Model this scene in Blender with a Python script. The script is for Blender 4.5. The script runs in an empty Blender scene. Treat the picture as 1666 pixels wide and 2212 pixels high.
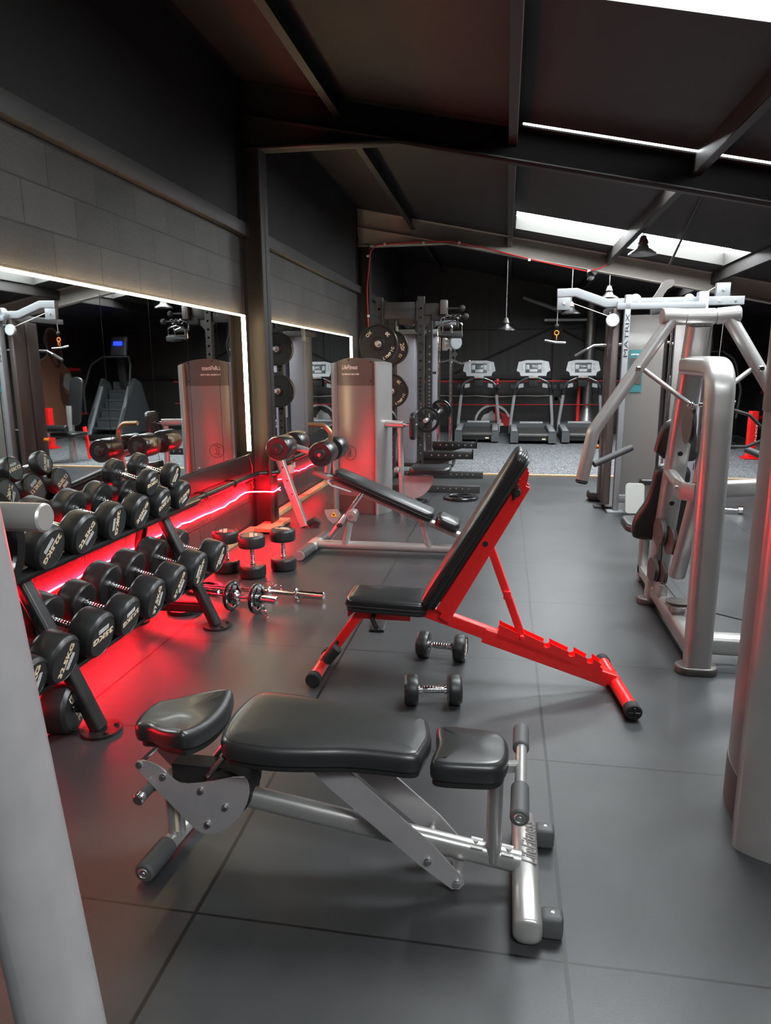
import bpy, bmesh, math, random
from mathutils import Vector, Matrix, Euler
PI = math.pi
C = bpy.context.scene
COL = C.collection
random.seed(7)

# ------------------------------------------------------------------ camera
cam_d = bpy.data.cameras.new('camera'); cam = bpy.data.objects.new('camera', cam_d); COL.objects.link(cam)
F_PX = 1508.6
cam_d.sensor_fit = 'HORIZONTAL'; cam_d.sensor_width = 36.0
cam_d.lens = F_PX / 1666.0 * 36.0
cam_d.clip_start = 0.02; cam_d.clip_end = 100
pitch, yaw, roll = 0.204022, 0.168538, -0.0056625
cp, sp, cy, sy = math.cos(pitch), math.sin(pitch), math.cos(yaw), math.sin(yaw)
Fv = Vector((-sy*cp, cy*cp, -sp)); Rv = Vector((cy, sy, 0)); Uv = Rv.cross(Fv)
cr, sr = math.cos(roll), math.sin(roll)
R2 = cr*Rv + sr*Uv; U2 = -sr*Rv + cr*Uv
mw = Matrix((R2, U2, -Fv)).transposed().to_4x4(); mw.translation = Vector((0, 0, 1.5))
cam.matrix_world = mw
C.camera = cam

# ------------------------------------------------------------------ view and light levels
C.view_settings.view_transform = 'Standard'; C.view_settings.look = 'None'
C.view_settings.gamma = 1.0; C.view_settings.use_curve_mapping = False
C.view_settings.exposure = 0.0
SKYLIGHT = 31.0      # radiance of the daylit roof panels
LED_WARM = 34.0
LED_RED = 400.0
world = bpy.data.worlds.new('world'); C.world = world; world.use_nodes = True
world.node_tree.nodes['Background'].inputs[0].default_value = (0.75, 0.85, 1, 1)
world.node_tree.nodes['Background'].inputs[1].default_value = 1.0

# ------------------------------------------------------------------ materials
def mat(name, col, rough=0.5, metal=0.0, emit=None, es=0.0, bump=None, var=None, alpha=None, trans=None, coat=0.0, spec=None):
    m = bpy.data.materials.new(name); m.use_nodes = True
    nt = m.node_tree; b = nt.nodes['Principled BSDF']
    b.inputs['Base Color'].default_value = (*col, 1)
    b.inputs['Roughness'].default_value = rough; b.inputs['Metallic'].default_value = metal
    if spec is not None: b.inputs['Specular IOR Level'].default_value = spec
    if coat: b.inputs['Coat Weight'].default_value = coat; b.inputs['Coat Roughness'].default_value = 0.12
    if emit: b.inputs['Emission Color'].default_value = (*emit, 1); b.inputs['Emission Strength'].default_value = es
    if alpha is not None: b.inputs['Alpha'].default_value = alpha
    if trans is not None: b.inputs['Transmission Weight'].default_value = trans
    tc = None
    if var or bump:
        tc = nt.nodes.new('ShaderNodeTexCoord')
    if var:   # (scale, amount): patchy wear in colour and gloss
        n = nt.nodes.new('ShaderNodeTexNoise'); n.inputs['Scale'].default_value = var[0]; n.inputs['Detail'].default_value = 5
        nt.links.new(tc.outputs['Object'], n.inputs['Vector'])
        mx = nt.nodes.new('ShaderNodeMix'); mx.data_type = 'RGBA'
        a = var[1]
        mx.inputs[6].default_value = (*[c*(1-a) for c in col], 1); mx.inputs[7].default_value = (*[min(1, c*(1+a)) for c in col], 1)
        nt.links.new(n.outputs['Fac'], mx.inputs[0]); nt.links.new(mx.outputs[2], b.inputs['Base Color'])
        mr = nt.nodes.new('ShaderNodeMapRange'); mr.inputs[3].default_value = max(0.02, rough*(1-a*0.5)); mr.inputs[4].default_value = min(1, rough*(1+a*0.5))
        nt.links.new(n.outputs['Fac'], mr.inputs[0]); nt.links.new(mr.outputs[0], b.inputs['Roughness'])
    if bump:  # (scale, strength)
        n2 = nt.nodes.new('ShaderNodeTexNoise'); n2.inputs['Scale'].default_value = bump[0]; n2.inputs['Detail'].default_value = 3
        nt.links.new(tc.outputs['Object'], n2.inputs['Vector'])
        bp = nt.nodes.new('ShaderNodeBump'); bp.inputs['Strength'].default_value = bump[1]; bp.inputs['Distance'].default_value = 0.004
        nt.links.new(n2.outputs['Fac'], bp.inputs['Height']); nt.links.new(bp.outputs[0], b.inputs['Normal'])
    return m

M = {}
M['silver'] = mat('silver_paint', (0.41, 0.40, 0.39), 0.32, 0.6, var=(9, 0.08), coat=0.25)
M['silver_worn'] = mat('worn_silver_paint', (0.40, 0.385, 0.39), 0.4, 0.45, var=(14, 0.15), coat=0.15)
M['chrome'] = mat('chrome', (0.75, 0.75, 0.76), 0.12, 1.0)
M['steel'] = mat('brushed_steel', (0.72, 0.70, 0.68), 0.36, 1.0, var=(30, 0.1))
M['galv'] = mat('galvanised_steel', (0.42, 0.42, 0.42), 0.35, 0.8, var=(12, 0.2))
M['leather'] = mat('black_vinyl', (0.017, 0.018, 0.018), 0.38, 0.0, bump=(260, 0.06), coat=0.15)
M['leather2'] = mat('smooth_black_vinyl', (0.014, 0.014, 0.015), 0.32, 0.0, bump=(180, 0.03), coat=0.2)
M['board'] = mat('black_backing_board', (0.01, 0.01, 0.01), 0.55)
M['rubber'] = mat('black_rubber', (0.013, 0.0135, 0.014), 0.4, var=(18, 0.3))
M['rubber_face'] = mat('moulded_black_rubber', (0.012, 0.012, 0.013), 0.34)
M['grip'] = mat('grey_rubber_grip', (0.07, 0.072, 0.075), 0.55)
M['gold'] = mat('cream_print', (0.72, 0.58, 0.40), 0.5)
M['white'] = mat('white_print', (0.75, 0.75, 0.75), 0.5)
M['black'] = mat('black_paint', (0.012, 0.012, 0.012), 0.35, var=(10, 0.3))
M['blackm'] = mat('matt_black', (0.012, 0.012, 0.012), 0.7)
M['iron'] = mat('glossy_black_iron', (0.015, 0.015, 0.016), 0.22, 0.2, bump=(60, 0.25), coat=0.4)
M['rack'] = mat('dark_grey_rack_paint', (0.035, 0.034, 0.033), 0.4, 0.2, var=(10, 0.15))
M['beam'] = mat('dark_painted_steelwork', (0.024, 0.0205, 0.020), 0.5, 0.1, var=(3, 0.25))
M['red'] = mat('red_paint', (0.85, 0.014, 0.014), 0.33, 0.0, var=(8, 0.1), coat=0.3)
M['redplain'] = mat('red_rope', (0.6, 0.02, 0.025), 0.5)
M['gunmetal'] = mat('gunmetal_plastic', (0.11, 0.10, 0.095), 0.4, 0.4)
M['shroud'] = mat('brushed_shroud', (0.25, 0.235, 0.23), 0.36, 0.55, var=(4, 0.08))
M['darkpanel'] = mat('dark_brown_panel', (0.085, 0.068, 0.064), 0.35, 0.3)
M['aluf'] = mat('light_grey_frame', (0.20, 0.215, 0.225), 0.4, 0.2)
M['greylilac'] = mat('pale_grey_shroud', (0.27, 0.27, 0.31), 0.45, 0.1)
M['tread'] = mat('treadmill_grey', (0.36, 0.37, 0.38), 0.4, 0.1)
M['treadd'] = mat('treadmill_charcoal', (0.06, 0.065, 0.07), 0.4)
M['belt'] = mat('running_belt', (0.05, 0.05, 0.048), 0.45, var=(5, 0.3))
M['wood'] = mat('pale_timber', (0.50, 0.33, 0.17), 0.55, var=(12, 0.25))
M['yellow'] = mat('yellow_plastic', (0.8, 0.5, 0.03), 0.4)
M['orange'] = mat('orange_plastic', (0.8, 0.22, 0.02), 0.4)
M['teal'] = mat('teal_sticker', (0.018, 0.12, 0.13), 0.5)
M['platew'] = mat('pale_metal_footplate', (0.30, 0.31, 0.29), 0.45, 0.2, bump=(300, 0.3))
M['cable'] = mat('steel_cable', (0.4, 0.38, 0.34), 0.4, 0.7)
M['cableb'] = mat('black_cable', (0.015, 0.015, 0.015), 0.4)
M['wire_red'] = mat('red_cable', (0.6, 0.03, 0.03), 0.4)
M['wirew'] = mat('white_cable', (0.6, 0.58, 0.52), 0.5)
M['skin'] = mat('mural_brown', (0.24, 0.105, 0.06), 0.7)
M['skin2'] = mat('mural_dark_brown', (0.09, 0.04, 0.028), 0.7)
M['muralw'] = mat('mural_grey_white', (0.35, 0.36, 0.35), 0.7)
M['glass_lit'] = mat('daylit_roof_panel', (0.8, 0.8, 0.8), 0.6, emit=(0.93, 0.98, 1.0), es=SKYLIGHT)
M['led_warm'] = mat('warm_led', (0.9, 0.85, 0.7), 0.5, emit=(1.0, 0.74, 0.42), es=LED_WARM)
M['led_red'] = mat('red_led', (0.9, 0.2, 0.2), 0.5, emit=(1.0, 0.006, 0.018), es=LED_RED)
M['led_red_b'] = mat('red_led_dim', (0.9, 0.2, 0.2), 0.5, emit=(1.0, 0.008, 0.022), es=LED_RED*0.3)
M['mirror'] = mat('mirror_glass', (0.80, 0.83, 0.82), 0.015, 1.0)
M['screen_blue'] = mat('lit_blue_screen', (0.01, 0.01, 0.05), 0.3, emit=(0.02, 0.05, 1.0), es=2.5)
M['screen'] = mat('grey_lcd', (0.10, 0.12, 0.13), 0.2)
M['panelw'] = mat('pale_console_panel', (0.40, 0.43, 0.43), 0.3)
M['taupe'] = mat('taupe_steel_panel', (0.16, 0.145, 0.135), 0.4, 0.3)
M['bright_steel'] = mat('bright_turned_steel', (0.7, 0.68, 0.65), 0.33, 0.75, var=(20, 0.08))
M['plexi'] = mat('smoked_acrylic', (0.22, 0.21, 0.20), 0.12, 0.0, alpha=0.35)
M['sleeve_br'] = mat('bronze_grip', (0.25, 0.16, 0.09), 0.35, 0.6)

# rubber floor with the seams of its one-metre mats
def floor_mat():
    m = bpy.data.materials.new('rubber_mat_floor'); m.use_nodes = True; nt = m.node_tree; N = nt.nodes; L = nt.links
    b = N['Principled BSDF']
    geo = N.new('ShaderNodeNewGeometry'); sep = N.new('ShaderNodeSeparateXYZ'); L.new(geo.outputs['Position'], sep.inputs[0])
    def math_(op, a, bb=None, c=None):
        n = N.new('ShaderNodeMath'); n.operation = op
        for i, v in enumerate((a, bb, c)):
            if v is None: continue
            if isinstance(v, (int, float)): n.inputs[i].default_value = v
            else: L.new(v, n.inputs[i])
        return n.outputs[0]
    # a slow wobble keeps the joints from being ruler straight
    wn = N.new('ShaderNodeTexNoise'); wn.inputs['Scale'].default_value = 0.9; L.new(geo.outputs['Position'], wn.inputs['Vector'])
    wob = math_('MULTIPLY', math_('SUBTRACT', wn.outputs['Fac'], 0.5), 0.02)
    def seam(co, off, size, half):
        t = math_('DIVIDE', math_('SUBTRACT', math_('ADD', co, wob), off), size)
        fr = math_('SUBTRACT', t, math_('ROUND', t))
        d = math_('MULTIPLY', math_('ABSOLUTE', fr), size)
        return math_('LESS_THAN', d, half)
    s1 = seam(sep.outputs[0], 0.197, 1.017, 0.006)
    s2 = seam(sep.outputs[1], 1.58, 0.95, 0.004)
    s = math_('MAXIMUM', s1, s2)
    n1 = N.new('ShaderNodeTexNoise'); n1.inputs['Scale'].default_value = 2.2; n1.inputs['Detail'].default_value = 6; L.new(geo.outputs['Position'], n1.inputs['Vector'])
    n2 = N.new('ShaderNodeTexNoise'); n2.inputs['Scale'].default_value = 220; L.new(geo.outputs['Position'], n2.inputs['Vector'])
    n3 = N.new('ShaderNodeTexNoise'); n3.inputs['Scale'].default_value = 9; n3.inputs['Detail'].default_value = 8; L.new(geo.outputs['Position'], n3.inputs['Vector'])
    cr_ = N.new('ShaderNodeMapRange'); L.new(n1.outputs['Fac'], cr_.inputs[0]); cr_.inputs[1].default_value = 0.3; cr_.inputs[2].default_value = 0.7; cr_.inputs[3].default_value = 0.025; cr_.inputs[4].default_value = 0.037
    col = math_('MULTIPLY', cr_.outputs[0], math_('ADD', math_('MULTIPLY', n3.outputs['Fac'], 0.3), 0.85))
    col2 = math_('MULTIPLY', col, math_('SUBTRACT', 1.0, math_('MULTIPLY', s, 0.88)))
    cmb = N.new('ShaderNodeCombineColor'); L.new(col2, cmb.inputs[0]); L.new(math_('MULTIPLY', col2, 1.06), cmb.inputs[1]); L.new(math_('MULTIPLY', col2, 1.12), cmb.inputs[2])
    L.new(cmb.outputs[0], b.inputs['Base Color'])
    rr = N.new('ShaderNodeMapRange'); L.new(n1.outputs['Fac'], rr.inputs[0]); rr.inputs[3].default_value = 0.31; rr.inputs[4].default_value = 0.46
    L.new(rr.outputs[0], b.inputs['Roughness'])
    bp = N.new('ShaderNodeBump'); bp.inputs['Strength'].default_value = 0.12; bp.inputs['Distance'].default_value = 0.004
    h = math_('SUBTRACT', math_('MULTIPLY', n2.outputs['Fac'], 0.35), math_('MULTIPLY', s, 2.0))
    L.new(h, bp.inputs['Height']); L.new(bp.outputs[0], b.inputs['Normal'])
    return m
M['well'] = mat('pale_window_reveal', (0.03, 0.029, 0.026), 0.6)
M['beam_skylit'] = mat('skylit_pale_steelwork', (0.50, 0.46, 0.41), 0.5, 0.0, var=(3, 0.2))  # pale steel, lightened further to stand in for skylight on the far rafter
M['floor'] = floor_mat()

def carpet_mat():
    m = bpy.data.materials.new('grey_turf'); m.use_nodes = True; nt = m.node_tree; N = nt.nodes; L = nt.links
    b = N['Principled BSDF']; geo = N.new('ShaderNodeNewGeometry')
    n = N.new('ShaderNodeTexNoise'); n.inputs['Scale'].default_value = 60; n.inputs['Detail'].default_value = 4; L.new(geo.outputs['Position'], n.inputs['Vector'])
    r = N.new('ShaderNodeValToRGB'); r.color_ramp.elements[0].position = 0.42; r.color_ramp.elements[0].color = (0.03, 0.032, 0.035, 1)
    r.color_ramp.elements[1].position = 0.60; r.color_ramp.elements[1].color = (0.22, 0.23, 0.245, 1)
    L.new(n.outputs['Fac'], r.inputs[0]); L.new(r.outputs[0], b.inputs['Base Color']); b.inputs['Roughness'].default_value = 0.95
    return m
M['carpet'] = carpet_mat()

def block_mat():
    m = bpy.data.materials.new('black_painted_blockwork'); m.use_nodes = True; nt = m.node_tree; N = nt.nodes; L = nt.links
    b = N['Principled BSDF']; geo = N.new('ShaderNodeNewGeometry'); sep = N.new('ShaderNodeSeparateXYZ'); L.new(geo.outputs['Position'], sep.inputs[0])
    cb = N.new('ShaderNodeCombineXYZ'); zo = N.new('ShaderNodeMath'); zo.operation = 'ADD'; zo.inputs[1].default_value = -0.05; L.new(sep.outputs[2], zo.inputs[0]); L.new(sep.outputs[1], cb.inputs[0]); L.new(zo.outputs[0], cb.inputs[1])
    br = N.new('ShaderNodeTexBrick'); L.new(cb.outputs[0], br.inputs['Vector'])
    br.inputs['Scale'].default_value = 1.0; br.inputs['Brick Width'].default_value = 0.44; br.inputs['Row Height'].default_value = 0.215
    br.inputs['Mortar Size'].default_value = 0.006; br.inputs['Mortar Smooth'].default_value = 0.2
    br.inputs['Color1'].default_value = (0.034, 0.031, 0.030, 1); br.inputs['Color2'].default_value = (0.052, 0.047, 0.045, 1); br.inputs['Mortar'].default_value = (0.014, 0.012, 0.012, 1)
    n = N.new('ShaderNodeTexNoise'); n.inputs['Scale'].default_value = 3.5; n.inputs['Detail'].default_value = 6; L.new(geo.outputs['Position'], n.inputs['Vector'])
    mr = N.new('ShaderNodeMapRange'); L.new(n.outputs['Fac'], mr.inputs[0]); mr.inputs[3].default_value = 0.6; mr.inputs[4].default_value = 1.4
    mx = N.new('ShaderNodeMix'); mx.data_type = 'RGBA'; mx.blend_type = 'MULTIPLY'; mx.inputs[0].default_value = 1
    L.new(br.outputs['Color'], mx.inputs[6]); L.new(mr.outputs[0], mx.inputs[7]); L.new(mx.outputs[2], b.inputs['Base Color'])
    b.inputs['Roughness'].default_value = 0.5
    n2 = N.new('ShaderNodeTexNoise'); n2.inputs['Scale'].default_value = 70; L.new(geo.outputs['Position'], n2.inputs['Vector'])
    ad = N.new('ShaderNodeMath'); ad.operation = 'MULTIPLY_ADD'; L.new(br.outputs['Fac'], ad.inputs[0]); ad.inputs[1].default_value = -1.5; L.new(n2.outputs['Fac'], ad.inputs[2])
    bp = N.new('ShaderNodeBump'); bp.inputs['Strength'].default_value = 0.5; bp.inputs['Distance'].default_value = 0.006; L.new(ad.outputs[0], bp.inputs['Height']); L.new(bp.outputs[0], b.inputs['Normal'])
    return m
M['block'] = block_mat()
M['plaster'] = mat('dark_plaster', (0.013, 0.0115, 0.011), 0.75, var=(1.6, 0.35), bump=(30, 0.2))
M['roofin'] = mat('dark_roof_lining', (0.019, 0.0165, 0.0175), 0.62, var=(1.2, 0.25), bump=(20, 0.15))
M['ledge'] = mat('painted_concrete_ledge', (0.042, 0.039, 0.038), 0.5, var=(4, 0.25), bump=(50, 0.3))
def clad_mat():
    m = mat('dark_wall_cladding', (0.03, 0.028, 0.027), 0.5)
    nt = m.node_tree; N = nt.nodes; L = nt.links; b = N['Principled BSDF']
    geo = N.new('ShaderNodeNewGeometry'); w = N.new('ShaderNodeTexWave'); w.wave_type = 'BANDS'; w.bands_direction = 'X'; w.inputs['Scale'].default_value = 1.6
    L.new(geo.outputs['Position'], w.inputs['Vector']); bp = N.new('ShaderNodeBump'); bp.inputs['Strength'].default_value = 0.25; bp.inputs['Distance'].default_value = 0.01
    L.new(w.outputs['Fac'], bp.inputs['Height']); L.new(bp.outputs[0], b.inputs['Normal'])
    return m
M['clad'] = clad_mat()

# ------------------------------------------------------------------ mesh tools
def V(*a): return Vector(a)
def fillet(pts, rad, seg=6, closed=False):
    pts = [Vector(p) for p in pts]
    if rad <= 0 or len(pts) < 3: return pts
    out = [pts[0]]
    for i in range(1, len(pts)-1):
        a, b, c = pts[i-1], pts[i], pts[i+1]
        d1 = (a-b); d2 = (c-b); l1, l2 = d1.length, d2.length
        if l1 < 1e-6 or l2 < 1e-6: continue
        d1 /= l1; d2 /= l2
        ang = d1.angle(d2)
        if ang > PI-0.02: out.append(b); continue
        t = min(rad/math.tan(ang/2), l1*0.48, l2*0.48)
        p1, p2 = b+d1*t, b+d2*t
        for k in range(seg+1):
            u = k/seg
            out.append(p1*(1-u)**2 + b*2*u*(1-u) + p2*u*u)
    out.append(pts[-1]); return out
def circle(r, n=16): return [(r*math.cos(2*PI*k/n), r*math.sin(2*PI*k/n)) for k in range(n)]
def rrect(w, h, r, seg=4):
    o = []
    for cx, cy_, a0 in ((w/2-r, h/2-r, 0), (-w/2+r, h/2-r, PI/2), (-w/2+r, -h/2+r, PI), (w/2-r, -h/2+r, 1.5*PI)):
        for k in range(seg+1):
            a = a0 + PI/2*k/seg; o.append((cx+r*math.cos(a), cy_+r*math.sin(a)))
    return o
def oval(w, h, n=20):
    r = min(w, h)/2
    return rrect(w, h, r*0.999, max(3, n//4))
def chaikin(p, it=2):
    for _ in range(it):
        q = []
        for i in range(len(p)):
            a, b = p[i], p[(i+1) % len(p)]
            q.append((a[0]*.75+b[0]*.25, a[1]*.75+b[1]*.25)); q.append((a[0]*.25+b[0]*.75, a[1]*.25+b[1]*.75))
        p = q
    return p
def offset2(p, d):
    n = len(p); o = []
    area = sum(p[i][0]*p[(i+1) % n][1]-p[(i+1) % n][0]*p[i][1] for i in range(n))
    sg = 1 if area > 0 else -1
    for i in range(n):
        a, b, c = Vector(p[i-1]), Vector(p[i]), Vector(p[(i+1) % n])
        t = (c-a)
        if t.length < 1e-9: t = b-a
        t.normalize(); nn = Vector((-t[1], t[0]))*sg
        o.append((b[0]+nn[0]*d, b[1]+nn[1]*d))
    return o
def frame(o, u, v):
    u = Vector(u).normalized(); v = Vector(v); v = (v-u*v.dot(u)).normalized(); w = u.cross(v)
    m = Matrix((u, v, w)).transposed().to_4x4(); m.translation = Vector(o); return m

class MB:
    def __init__(s): s.bm = bmesh.new()
    def loft(s, rings, cap=True, closed=True):
        bm = s.bm; vs = [[bm.verts.new(p) for p in r] for r in rings]
        n = len(vs[0])
        for a, b in zip(vs, vs[1:]):
            for i in range(n if closed else n-1):
                j = (i+1) % n
                try: bm.faces.new((a[i], a[j], b[j], b[i]))
                except ValueError: pass
        if cap:
            try: bm.faces.new(list(reversed(vs[0])))
            except ValueError: pass
            try: bm.faces.new(vs[-1])
            except ValueError: pass
        return s
    def box(s, c, size, rot=None, bev=0.0, seg=2):
        mt = Matrix.Translation(Vector(c)) @ (rot.to_4x4() if rot is not None else Matrix()) @ Matrix.Diagonal((*size, 1))
        g = bmesh.ops.create_cube(s.bm, size=1.0, matrix=mt)
        if bev > 0:
            es = list({e for v in g['verts'] for e in v.link_edges})
            bmesh.ops.bevel(s.bm, geom=es, offset=min(bev, min(size)*0.45), segments=seg, profile=0.5, affect='EDGES')
        return s
    def bx(s, x0, x1, y0, y1, z0, z1, bev=0.0): return s.box(((x0+x1)/2, (y0+y1)/2, (z0+z1)/2), (abs(x1-x0), abs(y1-y0), abs(z1-z0)), None, bev)
    def sweep(s, pts, sec, up=(0, 0, 1), rad=0.0, seg=6, cap=True, round_end=0.0):
        pts = fillet(pts, rad, seg); up = Vector(up).normalized(); rings = []
        n = len(pts); tans = []
        for i in range(n):
            if i == 0: t = pts[1]-pts[0]
            elif i == n-1: t = pts[-1]-pts[-2]
            else: t = (pts[i+1]-pts[i]).normalized()+(pts[i]-pts[i-1]).normalized()
            tans.append(t.normalized())
        u = up
        for i in range(n):
            t = tans[i]
            side = t.cross(u)
            if side.length < 0.05: side = t.cross(Vector((0.01, 1, 0.02)))
            side.normalize(); uu = side.cross(t).normalized()
            if rad == -1: u = uu
            rings.append((pts[i], side, uu, t))
        def ring(p, sd, uu, k=1.0): return [p+sd*a*k+uu*b*k for a, b in sec]
        R_ = []
        if round_end > 0:
            p, sd, uu, t = rings[0]; w = max(abs(a) for a, b in sec)
            for k in range(4, 0, -1):
                a = k/4.5*PI/2; R_.append(ring(p-t*round_end*math.sin(a), sd, uu, math.cos(a)))
        for p, sd, uu, t in rings: R_.append(ring(p, sd, uu))
        if round_end > 0:
            p, sd, uu, t = rings[-1]
            for k in range(1, 5):
                a = k/4.5*PI/2; R_.append(ring(p+t*round_end*math.sin(a), sd, uu, math.cos(a)))
        return s.loft(R_, cap)
    def tube(s, pts, r, n=14, rad=0.0, up=(0.013, 0.02, 1), seg=6, cap=True, round_end=0.0): return s.sweep(pts, circle(r, n), up, rad, seg, cap, round_end)
    def cyl(s, a, b, r, n=24, ch=0.0):
        a, b = Vector(a), Vector(b); t = (b-a).normalized()
        if ch > 0:
            L_ = (b-a).length
            return s.lathe([(0, 0), (r-ch, 0), (r, ch), (r, L_-ch), (r-ch, L_), (0, L_)], a, t, n)
        return s.lathe([(0, 0), (r, 0), (r, (b-a).length), (0, (b-a).length)], a, t, n)
    def lathe(s, prof, o, axis, n=32):
        o = Vector(o); ax = Vector(axis).normalized(); q = Vector((0, 0, 1)).rotation_difference(ax)
        X_, Y_ = q @ Vector((1, 0, 0)), q @ Vector((0, 1, 0)); bm = s.bm; rings = []
        for r, h in prof:
            if r < 1e-6: rings.append([bm.verts.new(o+ax*h)])
            else: rings.append([bm.verts.new(o+ax*h+X_*r*math.cos(2*PI*k/n)+Y_*r*math.sin(2*PI*k/n)) for k in range(n)])
        for a, b in zip(rings, rings[1:]):
            if len(a) == 1 and len(b) == 1: continue
            for k in range(n):
                j = (k+1) % n
                if len(a) == 1: bm.faces.new((a[0], b[k], b[j])) if True else None
                elif len(b) == 1: bm.faces.new((a[k], b[0], a[j]))
                else: bm.faces.new((a[k], b[k], b[j], a[j]))
        return s
    def prism(s, p2, o, u, v, depth, bev=0.0):
        m = frame(o, u, v); tmp = bmesh.new()
        a = [tmp.verts.new(m @ Vector((x, y, -depth/2))) for x, y in p2]; b = [tmp.verts.new(m @ Vector((x, y, depth/2))) for x, y in p2]
        n = len(a); tmp.faces.new(list(reversed(a))); tmp.faces.new(b)
        for i in range(n): tmp.faces.new((a[i], a[(i+1) % n], b[(i+1) % n], b[i]))
        if bev > 0:
            es = [e for e in tmp.edges if (e.calc_face_angle(0) or 0) > 0.5]
            bmesh.ops.bevel(tmp, geom=es, offset=bev, segments=2, profile=0.5, affect='EDGES')
        me = bpy.data.meshes.new('t'); tmp.to_mesh(me); tmp.free(); s.bm.from_mesh(me); bpy.data.meshes.remove(me); return s
    def pad(s, outline, o, u, v, thick, r=0.02, crown=0.006, warp=None, it=2):
        p = chaikin(outline, it) if it else outline
        m = frame(o, u, v); rings = []
        def ring(ins, h): return [m @ Vector((x, y, h + (warp(x, y) if warp else 0))) for x, y in offset2(p, ins)]
        k = 5
        rings.append(ring(r*0.9, 0)); rings.append(ring(r*0.45, 0.0015)); rings.append(ring(r*0.12, r*0.25)); rings.append(ring(0, r*0.7))
        for i in range(k+1):
            a = i/k*PI/2; rings.append(ring(r*(1-math.cos(a)), thick-r+r*math.sin(a)))
        rings.append(ring(r*1.35, thick+crown*0.25)); rings.append(ring(r*1.8, thick+crown*0.5))
        cx = sum(q[0] for q in p)/len(p); cy_ = sum(q[1] for q in p)/len(p)
        top = offset2(p, r*1.8)
        for f, hh in ((0.8, 0.75), (0.6, 0.9), (0.4, 0.97), (0.2, 1.0)):
            q = [(cx+(x-cx)*f, cy_+(y-cy_)*f) for x, y in top]
            rings.append([m @ Vector((x, y, thick+crown*hh+(warp(x, y) if warp else 0))) for x, y in q])
        s.loft(rings, cap=False)
        def fan(rg, c):
            vs = [s.bm.verts.new(q) for q in rg]; vc = s.bm.verts.new(c)
            for i in range(len(vs)): s.bm.faces.new((vs[i], vs[(i+1) % len(vs)], vc))
        fan(rings[-1], m @ Vector((cx, cy_, thick+crown+(warp(cx, cy_) if warp else 0))))
        fan(rings[0], m @ Vector((cx, cy_, (warp(cx, cy_) if warp else 0))))
        return s
    def ball(s, c, r, n=16, sc=(1, 1, 1)):
        bmesh.ops.create_uvsphere(s.bm, u_segments=n, v_segments=max(6, n//2), radius=r, matrix=Matrix.Translation(Vector(c)) @ Matrix.Diagonal((*sc, 1))); return s
    def bolt(s, c, ax, r=0.009, h=0.008):
        s.cyl(Vector(c), Vector(c)+Vector(ax)*h*0.4, r*1.25, 12); return s.cyl(Vector(c), Vector(c)+Vector(ax)*h, r, 8)
    def torus(s, c, ax, R_, r, n=32, m_=8):
        q = Vector((0, 0, 1)).rotation_difference(Vector(ax).normalized()); c = Vector(c); rings = []
        for i in range(n):
            a = 2*PI*i/n; d = q @ Vector((math.cos(a), math.sin(a), 0)); zz = q @ Vector((0, 0, 1))
            rings.append([c+d*(R_+r*math.cos(2*PI*k/m_))+zz*r*math.sin(2*PI*k/m_) for k in range(m_)])
        rings.append([p.copy() for p in rings[0]]); return s.loft(rings, cap=False)

def finish(bm, off):
    bmesh.ops.remove_doubles(bm, verts=bm.verts, dist=1e-6)
    bmesh.ops.recalc_face_normals(bm, faces=bm.faces)
    bmesh.ops.translate(bm, verts=bm.verts, vec=-off)
    for f in bm.faces: f.smooth = True
    for e in bm.edges:
        if len(e.link_faces) == 2 and e.calc_face_angle(0) > 0.6: e.smooth = False
def mesh_obj(name, mb, m, parent=None, off=None):
    off = Vector(off) if off is not None else Vector((0, 0, 0))
    finish(mb.bm, off); me = bpy.data.meshes.new(name); mb.bm.to_mesh(me); mb.bm.free()
    me.materials.append(M[m] if isinstance(m, str) else m)
    o = bpy.data.objects.new(name, me); COL.objects.link(o)
    if parent is not None: o.parent = parent
    return o

class Thing:
    """an Empty at the thing's base; parts are given in world metres and stored relative to it"""
    def __init__(s, name, label, cat, base, group=None, rot=None):
        s.o = bpy.data.objects.new(name, None); COL.objects.link(s.o); s.o.empty_display_size = 0.1
        s.base = Vector(base); s.o.location = s.base
        s.o['label'] = label; s.o['category'] = cat
        if group: s.o['group'] = group
    inv = None
    def part(s, name, mb, m, parent=None, label=None):
        if s.inv is not None: bmesh.ops.transform(mb.bm, matrix=s.inv, verts=mb.bm.verts)
        o = mesh_obj(name, mb, m, parent or s.o, s.base)
        if label: o['label'] = label
        return o
def pieces(t, name, mbs, m, parent=None):
    return [t.part(name, q, m, parent) for q in mbs]
def single(name, mb, m, label, cat, base, group=None, kind=None):
    o = mesh_obj(name, mb, m, None, base); o.location = Vector(base)
    o['label'] = label; o['category'] = cat
    if group: o['group'] = group
    if kind: o['kind'] = kind
    return o
def struct(name, mb, m, base=(0, 0, 0)):
    o = mesh_obj(name, mb, m, None, base); o.location = Vector(base); o['kind'] = 'structure'; return o

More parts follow.
